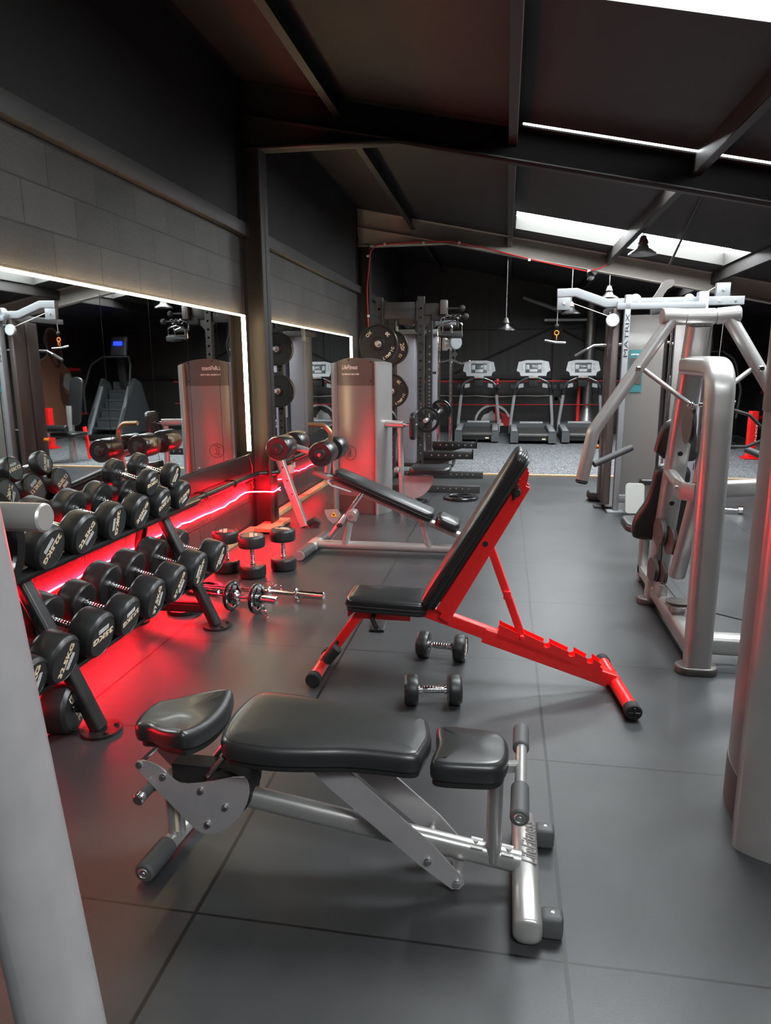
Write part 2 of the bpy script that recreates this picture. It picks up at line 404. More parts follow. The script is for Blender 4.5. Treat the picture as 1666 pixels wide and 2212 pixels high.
_tc = {}
def text_mesh(body, shear=0.0, bold=0.0, ext=0.0):
    key = (body, shear, bold, ext)
    if key in _tc: return _tc[key]
    cu = bpy.data.curves.new('lettering', 'FONT'); cu.body = body; cu.align_x = 'CENTER'; cu.align_y = 'CENTER'
    cu.shear = shear; cu.offset = bold; cu.extrude = ext; cu.resolution_u = 2
    o = bpy.data.objects.new('lettering', cu); COL.objects.link(o)
    dg = bpy.context.evaluated_depsgraph_get(); me = bpy.data.meshes.new_from_object(o.evaluated_get(dg))
    bpy.data.objects.remove(o); bpy.data.curves.remove(cu); _tc[key] = me; return me
def text_mb(body, o, u, v, width=None, height=0.1, shear=0.0, bold=0.0, ext=0.02, mb=None):
    me = text_mesh(body, shear, bold, ext)
    xs = [q.co.x for q in me.vertices]; ys = [q.co.y for q in me.vertices]
    w = max(xs)-min(xs); h = max(ys)-min(ys); cx, cyy = (max(xs)+min(xs))/2, (max(ys)+min(ys))/2
    sx = (width/w) if width else height/h; syy = height/h
    fr = frame(o, u, v); mb = mb or MB()
    tmp = bmesh.new(); tmp.from_mesh(me)
    for vv in tmp.verts: vv.co = fr @ Vector(((vv.co.x-cx)*sx, (vv.co.y-cyy)*syy, vv.co.z*0.03))
    m2 = bpy.data.meshes.new('t'); tmp.to_mesh(m2); tmp.free(); mb.bm.from_mesh(m2); bpy.data.meshes.remove(m2); return mb

# ================================================================== THE SETTING
XL, XR, YF, YB = -2.35, 5.0, -2.6, 16.4
def rz(x): return 3.43 - 0.205*x
struct('floor', MB().bx(XL-0.1, XR+0.1, YF-0.1, 9.9, -0.08, 0), 'floor')
struct('floor_turf', MB().bx(XL-0.1, XR+0.1, 9.93, YB+0.1, -0.08, 0.008), 'carpet').name = 'floor_carpet'
struct('trim_1', MB().bx(XL, XR, 9.88, 9.95, -0.02, 0.018), 'wood')
struct('wall_left', MB().bx(XL-0.2, XL, YF, YB, -0.05, 2.66), 'block')
struct('wall_left_upper', MB().bx(XL-0.2, XL+0.001, YF, YB, 2.66, 4.1), 'plaster').name = 'wall_left_upper'
struct('trim_2', MB().bx(XL-0.02, XL+0.06, YF, YB, 2.645, 2.755, 0.006), 'ledge')
struct('wall_back', MB().bx(XL-0.2, XR+0.2, YB, YB+0.1, -0.05, 4.1), 'clad')
struct('wall_right', MB().bx(XR, XR+0.1, YF, YB, -0.05, 3.0), 'plaster')
struct('wall_front', MB().bx(XL-0.2, XR+0.2, YF-0.1, YF, -0.05, 4.1), 'plaster')
SKY = [(-1.4, -0.5), (3.0, 4.18), (6.19, 7.3), (9.5, 10.65), (12.2, 13.0)]  # first and last roof windows are unseen, added to light foreground and treadmills
SX0, SX1 = 0.06, 2.90
rf = MB()
def roof_slab(x0, x1, y0, y1, t=0.1, lift=0.0):
    pts = [(x0, y0), (x1, y0), (x1, y1), (x0, y1)]
    rf.loft([[V(x, y, rz(x)+lift) for x, y in pts], [V(x, y, rz(x)+lift+t) for x, y in pts]])
roof_slab(XL-0.2, SX0, YF, YB); roof_slab(SX1, XR+0.1, YF, YB)
yy = YF
for a, b in SKY:
    roof_slab(SX0, SX1, yy, a); yy = b
roof_slab(SX0, SX1, yy, YB)
struct('ceiling', rf, 'roofin')
for i, (a, b) in enumerate(SKY):
    g = MB(); pts = [(SX0-0.02, a-0.02), (SX1+0.02, a-0.02), (SX1+0.02, b+0.02), (SX0-0.02, b+0.02)]
    g.loft([[V(x, y, rz(x)+0.17) for x, y in pts], [V(x, y, rz(x)+0.18) for x, y in pts]])
    pane = struct('window_%d' % (i+1), g, 'glass_lit')
    w = MB()
    for y0, y1 in ((a, a+0.012), (b-0.012, b)):
        w.loft([[V(SX0, y0, rz(SX0)+0.0), V(SX1, y0, rz(SX1)), V(SX1, y1, rz(SX1)), V(SX0, y1, rz(SX0))], [V(SX0, y0, rz(SX0)+0.165), V(SX1, y0, rz(SX1)+0.165), V(SX1, y1, rz(SX1)+0.165), V(SX0, y1, rz(SX0)+0.165)]])
    for x in (SX0+0.01, SX1-0.01): w.bx(x-0.01, x+0.01, a, b, rz(x)-0.005, rz(x)+0.165)
    fr = mesh_obj('window_frame', w, 'well', pane)

# steelwork
def rafter(n, y, m_='beam'):
    mb = MB(); h = 0.075
    prof = [(XL, 3.35), (-0.95, 3.348), (XR, rz(XR)-0.277)]
    for (x0, z0), (x1, z1) in zip(prof, prof[1:]):
        mb.loft([[V(x0, y-h, z0), V(x0, y+h, z0), V(x0, y+h, z0+0.014), V(x0, y-h, z0+0.014)], [V(x1, y-h, z1), V(x1, y+h, z1), V(x1, y+h, z1+0.014), V(x1, y-h, z1+0.014)]])
        mb.loft([[V(x0, y-0.006, z0), V(x0, y+0.006, z0), V(x0, y+0.006, rz(x0)), V(x0, y-0.006, rz(x0))], [V(x1, y-0.006, z1), V(x1, y+0.006, z1), V(x1, y+0.006, rz(x1)), V(x1, y-0.006, rz(x1))]])
    mb.loft([[V(XL, y-h, rz(XL)-0.016), V(XL, y+h, rz(XL)-0.016), V(XL, y+h, rz(XL)-0.002), V(XL, y-h, rz(XL)-0.002)], [V(XR, y-h, rz(XR)-0.016), V(XR, y+h, rz(XR)-0.016), V(XR, y+h, rz(XR)-0.002), V(XR, y-h, rz(XR)-0.002)]])
    # the second flange of the haunch, running on under the slope to the wall
    mb.loft([[V(XL, y-h, 3.63), V(XL, y+h, 3.63), V(XL, y+h, 3.642), V(XL, y-h, 3.642)], [V(-0.95, y-h, 3.35), V(-0.95, y+h, 3.35), V(-0.95, y+h, 3.362), V(-0.95, y-h, 3.362)]])
    struct('trim_%d' % n, mb, m_)
    c = MB().bx(-2.165, -2.15, y-0.1, y+0.1, 0, 3.36).bx(XL, -2.15, y-0.006, y+0.006, 0, 3.4).bx(XL, XL+0.014, y-0.1, y+0.1, 0, 3.5)
    c.bx(-2.33, -2.05, y-0.13, y+0.13, 0, 0.015)
    struct('trim_%d' % (n+1), c, 'beam')
rafter(3, 6.32); rafter(5, 11.35, 'beam_skylit'); rafter(7, 1.2); 
k = 9
for x in (-1.47, 0.0, 1.45, 2.95, 4.3):
    p = MB().bx(x-0.03, x-0.02, YF, YB, rz(x)-0.15, rz(x)+0.0)
    p.bx(x-0.03, x+0.035, YF, YB, rz(x)-0.152, rz(x)-0.144)
    struct('trim_%d' % k, p, 'beam'); k += 1
    if x == 0.0:
        struct('trim_%d' % k, MB().bx(x+0.035, x+0.040, YF, YB, rz(x)-0.155, rz(x)-0.135), 'aluf'); k += 1
# angled strut and sheeting joints under the roof
struct('trim_%d' % k, MB().tube([(1.75, 7.3, rz(1.75)-0.02), (2.22, 10.9, rz(2.22)-0.12)], 0.014), 'beam'); k += 1
# back wall framing
bw = MB().bx(XL, XR, YB-0.06, YB, 1.24, 1.34).bx(XL, XR, YB-0.05, YB, 2.32, 2.40).bx(1.02, 1.20, YB-0.14, YB, 0, 3.1)
bw.tube([(-1.3, YB-0.04, 1.3), (1.0, YB-0.04, 2.35)], 0.02); bw.tube([(1.2, YB-0.04, 2.3), (3.2, YB-0.04, 1.3)], 0.02)
bw.bx(-0.40, -0.37, YB-0.02, YB, 1.3, 3.2)
struct('trim_%d' % k, bw, 'beam'); k += 1
struct('baseboard_back', MB().bx(XL, XR, YB-0.04, YB, 0, 0.17), 'blackm')
# board under the wall mirrors
struct('baseboard_left', MB().bx(XL, XL+0.045, 1.3, 6.2, 0.575, 0.725, 0.004).bx(XL, XL+0.045, 6.6, 10.75, 0.575, 0.725, 0.004), 'black')
# timber batten lying along the foot of the wall
bt = Thing('timber_batten', 'pale timber batten lying on the floor along the foot of the red lit wall', 'timber', (-2.28, 6.9, 0))
bt.part('long_board', MB().bx(-2.335, -2.26, 6.5, 9.3, 0, 0.045, 0.003), 'wood')
bt.part('short_board', MB().bx(-2.33, -2.255, 4.7, 6.1, 0.0, 0.045, 0.003), 'wood')
bt.part('packer_board', MB().bx(-2.26, -2.06, 6.0, 6.5, 0.016, 0.05, 0.003), 'wood')

# ---------------------------------------------------------------- mirrors and light strips
MX = -2.32
def wall_mirror(name, label, y0, y1, seams):
    t = Thing(name, label, 'mirror', (MX, (y0+y1)/2, 0.73))
    e = [y0]+seams+[y1]
    for a, b in zip(e, e[1:]):
        p = t.part('mirror_pane', MB().bx(MX-0.006, MX, a+0.003, b-0.003, 0.73, 1.95), 'mirror')
    t.part('backing_frame', MB().bx(XL, MX-0.006, y0-0.01, y1+0.01, 0.72, 1.96), 'black')
    pieces(t, 'mirror_clip', [MB().cyl((MX-0.002, yq+0.08, 0.745), (MX+0.006, yq+0.08, 0.745), 0.011, 12) for yq in e[:-1]], 'chrome')
    return t
wall_mirror('wall_mirror', 'long mirror wall above the dumbbell rack, nearest the camera', 1.3, 6.14, [2.1, 2.95, 3.854, 4.421, 4.977, 5.535])
wall_mirror('wall_mirror', 'shorter wall mirror beyond the steel column, behind the weight tower', 6.82, 10.62, [7.404, 8.011, 8.608, 9.3, 10.0])
def strip(y0, y1, left, right, zl, label):
    t = Thing('led_strip', label, 'light', (MX, (y0+y1)/2, 1.95))
    g = 0.0085
    t.part('top_run', MB().box((MX+0.012, (y0+y1)/2, 1.958), (0.012, y1-y0, 0.011)), 'led_warm')
    if left: t.part('side_run', MB().box((MX+0.012, y0, (1.958+zl)/2), (0.012, 0.011, 1.958-zl)), 'led_warm')
    if right: t.part('side_run', MB().box((MX+0.012, y1, (1.958+zl)/2), (0.012, 0.011, 1.958-zl)), 'led_warm')
    return t
strip(1.3, 6.14, False, True, 0.75, 'warm white light strip around the long mirror above the dumbbells')
strip(6.82, 10.62, True, True, 0.78, 'warm white light strip around the mirror beyond the steel column')

def wiggle(pts, step=0.12, amp=0.012, seed=1):
    rn = random.Random(seed); out = []
    for a, b in zip(pts, pts[1:]):
        a, b = Vector(a), Vector(b); n = max(1, int((b-a).length/step))
        for i in range(n):
            p = a.lerp(b, i/n); out.append(p+V(0, 0, rn.uniform(-amp, amp)))
    out.append(Vector(pts[-1])); return out
single('led_strip', MB().tube(wiggle([(-2.335, 1.4, 0.36), (-2.335, 2.8, 0.37), (-2.335, 3.15, 0.355), (-2.335, 4.6, 0.37), (-2.335, 5.4, 0.34), (-2.335, 6.15, 0.375), (-2.20, 6.2, 0.37), (-2.13, 6.23, 0.36), (-2.13, 6.42, 0.365)], seed=3), 0.005, 8, 0.05, seg=3), 'led_red',
       'wavy red light strip along the low wall behind the dumbbell rack', 'light', (-2.335, 4, 0.36))
single('led_strip', MB().tube(wiggle([(-2.13, 6.43, 0.335), (-2.335, 6.6, 0.33), (-2.335, 7.4, 0.35), (-2.335, 8.0, 0.33), (-2.335, 8.7, 0.335)], seed=5), 0.005, 8, 0.05, seg=3), 'led_red_b',
       'red light strip on the low wall beyond the steel column', 'light', (-2.335, 7.5, 0.33))
# black pipe and its clips
pp = Thing('wall_pipe', 'black pipe running along the wall under the mirrors', 'pipe', (-2.27, 6, 0.53))
pp.part('pipe_run', MB().tube(wiggle([(-2.27, 1.3, 0.545), (-2.27, 4.5, 0.535), (-2.27, 6.2, 0.53)], 0.8, 0.004, 2)+[V(-2.12, 6.3, 0.53), V(-2.12, 6.42, 0.53), V(-2.27, 6.6, 0.53), V(-2.27, 10.6, 0.53)], 0.024, 12, 0.03), 'black')
pieces(pp, 'pipe_clip', [MB().torus((-2.27, yq, 0.53), (0, 1, 0), 0.027, 0.006, 16, 6).bx(XL, -2.27, yq-0.012, yq+0.012, 0.552, 0.566) for yq in (3.3, 4.2, 5.0, 5.6, 7.3, 8.4)], 'black')
sb = Thing('wall_socket', 'small socket box with hanging lead on the low wall beside the red strip', 'socket', (-2.34, 7.5, 0.40))
sb.part('box', MB().bx(XL, XL+0.05, 7.36, 7.46, 0.36, 0.45, 0.005).bx(XL, XL+0.03, 7.5, 7.58, 0.40, 0.46, 0.005), 'wirew')
sb.part('lead', MB().tube([(-2.32, 7.42, 0.36), (-2.31, 7.45, 0.2), (-2.28, 7.55, 0.08), (-2.22, 7.8, 0.05), (-2.2, 8.2, 0.06)], 0.005, 8, 0.15), 'wire_red')
single('loose_cables', MB().tube([(-2.31, 6.1, 0.72), (-2.29, 6.12, 0.6), (-2.3, 6.14, 0.45), (-2.31, 6.15, 0.38)], 0.003, 6, 0.05).tube([(-2.29, 5.85, 0.53), (-2.29, 5.95, 0.44), (-2.3, 6.1, 0.48), (-2.31, 6.18, 0.4)], 0.003, 6, 0.05).tube([(-2.12, 6.3, 0.55), (-2.12, 6.34, 0.50), (-2.14, 6.36, 0.46)], 0.003, 6, 0.03),
       'wire_red', 'thin red leads dangling beside the steel column near the light strip', 'cable', (-2.3, 6.1, 0.38))

# red cable and clips along the far rafter
rc = Thing('red_cable', 'red cable clipped up the far column and along the far rafter', 'cable', (-2.17, 11.2, 2.0))
yr = 11.25
rc.part('cable_run', MB().tube([(-2.17, yr, 2.05), (-2.19, yr, 2.7), (-2.13, yr, 3.28), (-2.02, yr, 3.36), (-1.4, yr, 3.38), (-0.9, yr, 3.375), (-0.4, yr, 3.27), (0.4, yr, 3.06), (1.15, yr, 2.885), (1.38, yr, 2.93), (1.47, yr-0.02, 3.06), (1.44, yr-0.03, 3.18)], 0.009, 8, 0.2), 'wire_red')
pieces(rc, 'cable_clip', [MB().box((x_, yr-0.01, z_), (0.04, 0.02, 0.035), bev=0.004) for x_, z_ in ((-1.9, 3.37), (-1.3, 3.37), (-0.75, 3.35), (0.3, 3.07), (1.17, 2.88), (-2.17, 3.2), (-2.17, 2.3))], 'white')

def pendant(x, y, z, ztop, label, mt='black'):
    t = Thing('pendant_lamp', label, 'lamp', (x, y, ztop), group=None)
    t.part('lamp_shade', MB().lathe([(0.02, 0.12), (0.05, 0.10), (0.075, 0.05), (0.16, 0.0), (0.165, -0.02), (0.155, -0.02), (0.07, 0.03), (0.0, 0.05)], (x, y, z), (0, 0, 1), 24), mt)
    t.part('lamp_housing', MB().lathe([(0.0, 0.2), (0.03, 0.19), (0.045, 0.15), (0.06, 0.11), (0.05, 0.1)], (x, y, z), (0, 0, 1), 20), 'gunmetal')
    t.part('hanging_rod', MB().tube([(x, y, z+0.18), (x, y, ztop)], 0.006, 8), 'galv')
pendant(1.52, 8.9, 2.78, rz(1.52), 'grey dome lamp hanging in front of the bright roof window', 'galv')
pendant(-0.02, 12.6, 2.13, rz(0), 'small dome lamp on a long rod above the leftmost treadmill')
pendant(1.66, 12.6, 2.62, rz(1.66), 'dome lamp hanging just above the cable station beam')
pendant(1.1, 13.1, 2.42, rz(1.1), 'black dome lamp seen under the left end of the cable station beam')
sp_ = Thing('spotlight', 'small metal spotlight clamped under the far rafter beside the red cable', 'lamp', (1.17, 11.2, 2.86))
sp_.part('lamp_head', MB().lathe([(0.02, 0), (0.05, 0.02), (0.06, 0.1), (0.05, 0.11), (0, 0.08)], (1.17, 11.2, 2.86), (0.3, -0.5, -0.8), 16), 'chrome')
sp_.part('bracket', MB().bx(1.15, 1.19, 11.2, 11.29, 2.84, 2.90), 'galv')

# ---------------------------------------------------------------- back wall things
dt = Thing('steel_duct', 'tall bare steel duct flaring at its foot behind the rightmost treadmill', 'duct', (1.79, 16.15, 0.008))
dt.part('duct_pipe', MB().cyl((1.79, 16.15, 0.62), (1.79, 16.15, 2.9), 0.105, 28), 'galv')
dt.part('duct_cone', MB().lathe([(0.105, 0.34), (0.12, 0.3), (0.21, 0.04), (0.21, 0.0), (0, 0.0)], (1.79, 16.15, 0.28), (0, 0, 1), 12), 'galv')
dt.part('duct_stand', MB().bx(1.62, 1.96, 16.05, 16.34, 0.008, 0.29), 'blackm')
single('duct_arm', MB().tube([(0.35, 16.1, 2.98), (1.15, 15.8, 2.66)], 0.06, 14), 'galv', 'slanting steel tube high on the dark back wall', 'duct', (0.7, 16, 2.8))
dt.part('cross_pipe', MB().tube([(0.8, 16.15, 2.5), (1.79, 16.15, 2.5)], 0.05, 14), 'galv')
for z_, lab in ((1.19, 'upper red rope stretched along the back wall behind the treadmills'), (0.68, 'lower red rope stretched along the back wall behind the treadmills')):
    single('red_rope', MB().tube([(-2.2, 16.0, z_), (-0.5, 15.94, z_-0.01), (1.2, 15.945, z_), (3.2, 15.94, z_)], 0.017 if z_ > 1 else 0.012, 8), 'redplain', lab, 'rope', (0, 16.2, z_))
single('white_cable', MB().tube(wiggle([(-1.6, 16.3, 0.86), (0.0, 16.3, 0.84), (1.12, 16.3, 0.87)], 0.3, 0.012, 9)+[V(1.22, 16.28, 0.8), V(1.25, 16.28, 0.5), V(1.22, 16.28, 0.25)], 0.009, 8, 0.1), 'wirew', 'white cable sagging along the back wall between the red ropes', 'cable', (0, 16.3, 0.84))
single('wall_alarm', MB().cyl((1.13, 16.33, 0.79), (1.13, 16.26, 0.79), 0.05, 20, 0.01), 'white', 'small round white fitting on the back wall post', 'fitting', (1.13, 16.3, 0.79))
rp = Thing('red_post', 'red upright post between the ropes beside the steel duct', 'post', (1.6, 16.1, 0))
rp.part('post', MB().bx(1.55, 1.62, 15.965, 16.02, 0.008, 1.16, 0.008), 'red')
rp.part('foot', MB().bx(1.52, 1.63, 15.955, 16.03, 0.008, 0.03), 'red')
rp2 = Thing('red_post', 'red upright post behind the leftmost treadmill', 'post', (-0.18, 16.1, 0))
rp2.part('post', MB().bx(-0.21, -0.15, 15.965, 16.03, 0.008, 1.24, 0.008), 'red'); rp2.part('foot', MB().bx(-0.24, -0.12, 15.955, 16.05, 0.008, 0.03), 'red')
# painted round emblem
em = Thing('wall_emblem', 'round white and red painted emblem low on the back wall between two treadmills', 'emblem', (-0.27, YB, 0.2))
def arcpts(r, a0, a1, n=24): return [(r*math.cos(math.radians(a0+(a1-a0)*i/n)), r*math.sin(math.radians(a0+(a1-a0)*i/n))) for i in range(n+1)]
EO = (-0.27, YB-0.012, 0.24)
em.part('ring', MB().prism(arcpts(0.42, 20, 178)+arcpts(0.37, 178, 20), EO, (1, 0, 0), (0, 0, 1), 0.004), 'white')
em.part('head_shape', MB().prism([(-0.27, 0.0), (-0.26, 0.09), (-0.2, 0.18), (-0.1, 0.22), (-0.02, 0.28), (0.03, 0.22), (0.08, 0.14), (0.12, 0.02), (0.1, -0.08), (0.0, -0.08)], EO, (1, 0, 0), (0, 0, 1), 0.005), 'white')
em.part('red_field', MB().prism([(0.12, 0.26), (0.3, 0.2), (0.39, 0.1), (0.42, -0.08), (0.02, -0.08), (0.06, 0.02), (0.14, 0.0), (0.2, 0.06), (0.22, 0.15)], EO, (1, 0, 0), (0, 0, 1), 0.003), 'redplain')
em.part('fist_shape', MB().prism(chaikin([(0.03, -0.04), (0.05, 0.06), (0.12, 0.1), (0.2, 0.08), (0.19, 0.0), (0.26, -0.02), (0.24, -0.08), (0.1, -0.09)]), (EO[0], EO[1]-0.006, EO[2]), (1, 0, 0), (0, 0, 1), 0.004), 'white')

# mural of a generic boxer on the right wall, seen in the mirror: u runs along +Y as seen in the photo's mirror
mu = Thing('boxer_mural', 'large brown painted boxer with pale wrapped hands on the right wall, seen in the mirror', 'mural', (XR, 14, 0.5))
MO = (XR-0.01, 14.05, 0)
def mpoly(pts, lift=0.0, th=0.004, it=1): return MB().prism(chaikin(pts, it) if it else pts, (XR-0.006-lift, 14.05, 0), (0, 1, 0), (0, 0, 1), th)
outl = [(-0.72, 0.2), (-0.72, 1.62), (-0.42, 1.72), (-0.24, 1.80), (-0.22, 1.95), (-0.30, 2.05), (-0.30, 2.15), (-0.26, 2.2), (-0.2, 2.34), (-0.02, 2.385), (0.16, 2.33), (0.24, 2.18), (0.27, 2.0), (0.29, 1.78), (0.26, 1.62), (0.36, 1.56), (0.5, 1.46), (0.58, 1.28), (0.6, 1.0), (0.64, 0.85), (0.62, 0.6), (0.72, 0.2)]
mu.part('outline', mpoly(outl), 'muralw')
def shrink(p, d): return offset2(p, d)
mu.part('body', mpoly(shrink(outl, 0.022), 0.003), 'skin')
mu.part('face_shade', mpoly([(-0.2, 1.98), (-0.15, 1.75), (0.0, 1.55), (0.1, 1.5), (0.22, 1.62), (0.25, 1.85), (0.24, 2.1), (0.1, 2.3), (-0.1, 2.32), (-0.2, 2.2)], 0.006), 'skin2')
mu.part('cheek', mpoly([(-0.12, 1.92), (-0.08, 1.7), (0.04, 1.58), (0.1, 1.6), (0.04, 1.75), (0.02, 1.95)], 0.009), 'skin')
mu.part('wrapped_hand', mpoly([(0.28, 1.36), (0.36, 1.42), (0.5, 1.38), (0.55, 1.22), (0.56, 1.02), (0.44, 1.0), (0.3, 1.08), (0.2, 1.16), (0.24, 1.24)], 0.006), 'muralw')
mu.part('arm_shade', mpoly([(0.1, 1.4), (0.22, 1.44), (0.26, 1.3), (0.2, 1.1), (0.3, 0.95), (0.5, 0.92), (0.55, 0.78), (0.4, 0.6), (0.2, 0.62), (0.05, 0.9)], 0.0045), 'skin2')
mu.part('wrist_wrap', mpoly([(0.2, 0.75), (0.26, 0.62), (0.5, 0.62), (0.6, 0.9), (0.56, 0.98), (0.48, 0.72), (0.3, 0.68)], 0.008), 'muralw')
for z_, a_, b_, lab in ((1.5, 0.35, 0.95, 'topmost'), (1.0, 0.6, 1.05, 'middle'), (0.5, 0.62, 1.1, 'lowest')):
    single('red_stripe', MB().prism([(a_, z_-0.035), (b_, z_-0.04), (b_-0.06, z_+0.02), (a_, z_+0.03)], (XR-0.006, 14.05, 0), (0, 1, 0), (0, 0, 1), 0.004), 'redplain', '%s of three red stripes painted beside the boxer mural' % lab, 'stripe', (XR, 14.8, z_))

# ================================================================== DUMBBELLS
def badge_mb(y, z, w, h, x):
    mb = MB(); t = h*0.13
    for a, b, c, d in ((-w/2, w/2, -h/2, -h/2+t), (-w/2, w/2, h/2-t, h/2), (-w/2, -w/2+t, -h/2, h/2), (w/2-t, w/2, -h/2, h/2)):
        mb.bx(x-0.0004, x+0.0006, y+a, y+b, z+c, z+d)
    text_mb('IRONGORN', (x+0.0006, y, z), (0, 1, 0), (0, 0, 1), w*0.84, h*0.5, bold=0.02, mb=mb); return mb
def make_dumbbell(kg, R_, hl, grip=0.13):
    """rubber round-head dumbbell along x, handle centre at the origin"""
    r = bpy.data.objects.new('dumbbell', None); COL.objects.link(r); r.empty_display_size = 0.05
    g = grip/2
    mesh_obj('handle', MB().lathe([(0, -g-0.02), (0.013, -g-0.02), (0.013, -g*0.86), (0.0155, -g*0.5), (0.0165, 0), (0.0155, g*0.5), (0.013, g*0.86), (0.013, g+0.02), (0, g+0.02)], (0, 0, 0), (1, 0, 0), 20), 'chrome', r)
    k = MB()
    for i in range(-3, 4): k.torus((i*g*0.2, 0, 0), (1, 0, 0), 0.0165, 0.0013, 20, 6)
    for s in (-1, 1): k.lathe([(0.013, 0), (0.021, 0.002), (0.021, 0.010), (0.017, 0.013), (0.024, 0.016)], (s*(g-0.016), 0, 0), (s, 0, 0), 20)
    mesh_obj('grip_rings', k, 'chrome', r)
    for s in (-1, 1):
        ch = R_*0.14
        h = mesh_obj('head', MB().lathe([(0, 0.003), (R_*0.35, 0.0), (R_*0.8, 0.001), (R_*0.93, 0.004), (R_*0.99, 0.013), (R_, 0.02), (R_, hl-ch*1.15), (R_*0.985, hl-ch*0.95), (R_-ch*0.85, hl-0.002), (R_-ch, hl), (R_-ch*1.08, hl-0.0025), (0, hl-0.002)], (s*g, 0, 0), (s, 0, 0), 44), 'rubber', r)
        x = s*(g+hl-0.0015); w = (R_-ch)*1.62
        u = (0, 1, 0) if s > 0 else (0, -1, 0)
        tx = text_mb(kg, (x, 0, 0.0), u, (0, 0, 1), w, w*0.20, bold=0.035)
        lt = mesh_obj('lettering', tx, 'gold', h)
        b = MB(); bw, bh = w*0.5, w*0.14
        fx = x
        bt_ = bh*0.12
        for a, bb, c, d in ((-bw/2, bw/2, -bh/2, -bh/2+bt_), (-bw/2, bw/2, bh/2-bt_, bh/2), (-bw/2, -bw/2+bt_, -bh/2, bh/2), (bw/2-bt_, bw/2, -bh/2, bh/2)):
            b.bx(fx-0.0004, fx+0.0004, a, bb, -w*0.24+c, -w*0.24+d)
        text_mb('IRONGORN', (fx, 0, -w*0.24), u, (0, 0, 1), bw*0.86, bh*0.5, bold=0.02, mb=b)
        mesh_obj('badge', b, 'white', h)
    return r
def dup(root):
    c = root.copy(); COL.objects.link(c)
    for ch in root.children:
        d = ch.copy(); COL.objects.link(d); d.parent = c
        for g in ch.children:
            e = g.copy(); COL.objects.link(e); e.parent = d
    return c
_db = {}
def place_db(kg, R_, hl, loc, rot, label, group=None, grip=0.13):
    key = (kg, R_, hl, grip)
    if key in _db: o = dup(_db[key])
    else: o = make_dumbbell(kg, R_, hl, grip); _db[key] = o
    o.location = Vector(loc); o.rotation_euler = rot
    o['label'] = label; o['category'] = 'dumbbell'
    if group: o['group'] = group
    elif 'group' in o: del o['group']
    return o
D = math.radians
TL = D(15)
def row(kg, R_, hl, y, rollv, label, upper, group):
    L_ = 0.065+hl
    fx, fz = ((-1.80, 0.783) if upper else (-1.70, 0.357))
    cx = fx - L_*math.cos(TL); cz = fz + L_*math.sin(TL)
    return place_db(kg, R_, hl, (cx, y, cz), (D(rollv), TL, 0), label, group)
GL, GU = 'dumbbells on the lower tier of the rack', 'dumbbells on the upper tier of the rack'
row('30KG', 0.096, 0.108, 2.165, 75, 'leftmost visible dumbbell on the lower tier, mostly hidden by the silver post', 0, GL)
row('32.5KG', 0.104, 0.120, 2.365, 65, 'black dumbbell on the lower tier printed 32.5KG reading upwards', 0, GL)
row('35KG', 0.106, 0.122, 2.63, 187, 'black dumbbell on the lower tier printed 35KG upside down', 0, GL)
row('27.5KG', 0.096, 0.105, 2.865, 197, 'black dumbbell on the lower tier printed 27.5KG upside down', 0, GL)
row('37.5KG', 0.106, 0.122, 3.12, 82, 'lower tier dumbbell printed 37.5KG, beside the upside down 27.5KG one', 0, GL)
row('37.5KG', 0.106, 0.122, 3.37, 62, 'lower tier dumbbell printed 37.5KG, farther from the camera of the two', 0, GL)
row('40KG', 0.107, 0.122, 3.64, 258, 'lower tier dumbbell second from the far end, print reading down', 0, GL)
row('40KG', 0.100, 0.120, 3.92, 62, 'dumbbell at the far end of the lower tier, print reading up', 0, GL)
row('22.5KG', 0.097, 0.094, 2.49, 232, 'upper tier dumbbell printed 22.5KG nearest the steel plate peg', 1, GU)
row('22.5KG', 0.097, 0.094, 2.735, 50, 'upper tier dumbbell printed 22.5KG reading upwards, beside the 20KG pair', 1, GU)
row('20KG', 0.090, 0.088, 2.985, 274, 'upper tier dumbbell printed 20KG reading downwards', 1, GU)
row('20KG', 0.090, 0.088, 3.22, 50, 'upper tier dumbbell printed 20KG reading upwards', 1, GU)
row('17.5KG', 0.085, 0.080, 3.46, 205, 'upper tier dumbbell printed 17.5KG upside down', 1, GU)
row('17.5KG', 0.085, 0.080, 3.70, 25, 'upper tier dumbbell printed 17.5KG at the far end of the tier', 1, GU)
for y_, rl, lb in ((3.345, 190, 'small 10KG dumbbell resting on the others, print upside down'), (3.60, 65, 'small 10KG dumbbell resting on the others at the far end')):
    L_ = 0.065+0.064; fx, fz = -1.80, 0.912
    place_db('10KG', 0.071, 0.064, (fx-L_*math.cos(TL), y_, fz+L_*math.sin(TL)), (D(rl), TL, 0), lb, 'small dumbbells stacked on the upper tier')
# on the floor
place_db('35KG', 0.106, 0.122, (-1.93, 2.43, 0.105), (D(118), 0, D(8)), 'dumbbell standing on the floor under the rack behind its near leg')
for (x, y, rz_, lb) in ((-2.03, 4.80, 200, 'upright dumbbell on its end nearest the red lit wall'), (-1.79, 4.70, 20, 'upright dumbbell on its end, middle one of the three standing'), (-1.625, 4.92, 75, 'upright dumbbell on its end nearest the decline bench')):
    place_db('25KG', 0.097, 0.094, (x, y, 0.065+0.094), (0, D(-90), D(rz_)), lb, 'dumbbells standing on end on the floor')
place_db('12.5KG', 0.070, 0.064, (-0.29, 3.44, 0.07), (D(70), 0, D(-7)), 'floor dumbbell under the red bench, its 12.5KG end facing right', None)
place_db('12.5KG', 0.070, 0.064, (-0.285, 2.93, 0.07), (D(110), 0, D(9)), 'floor dumbbell between the red bench and the silver bench', None)

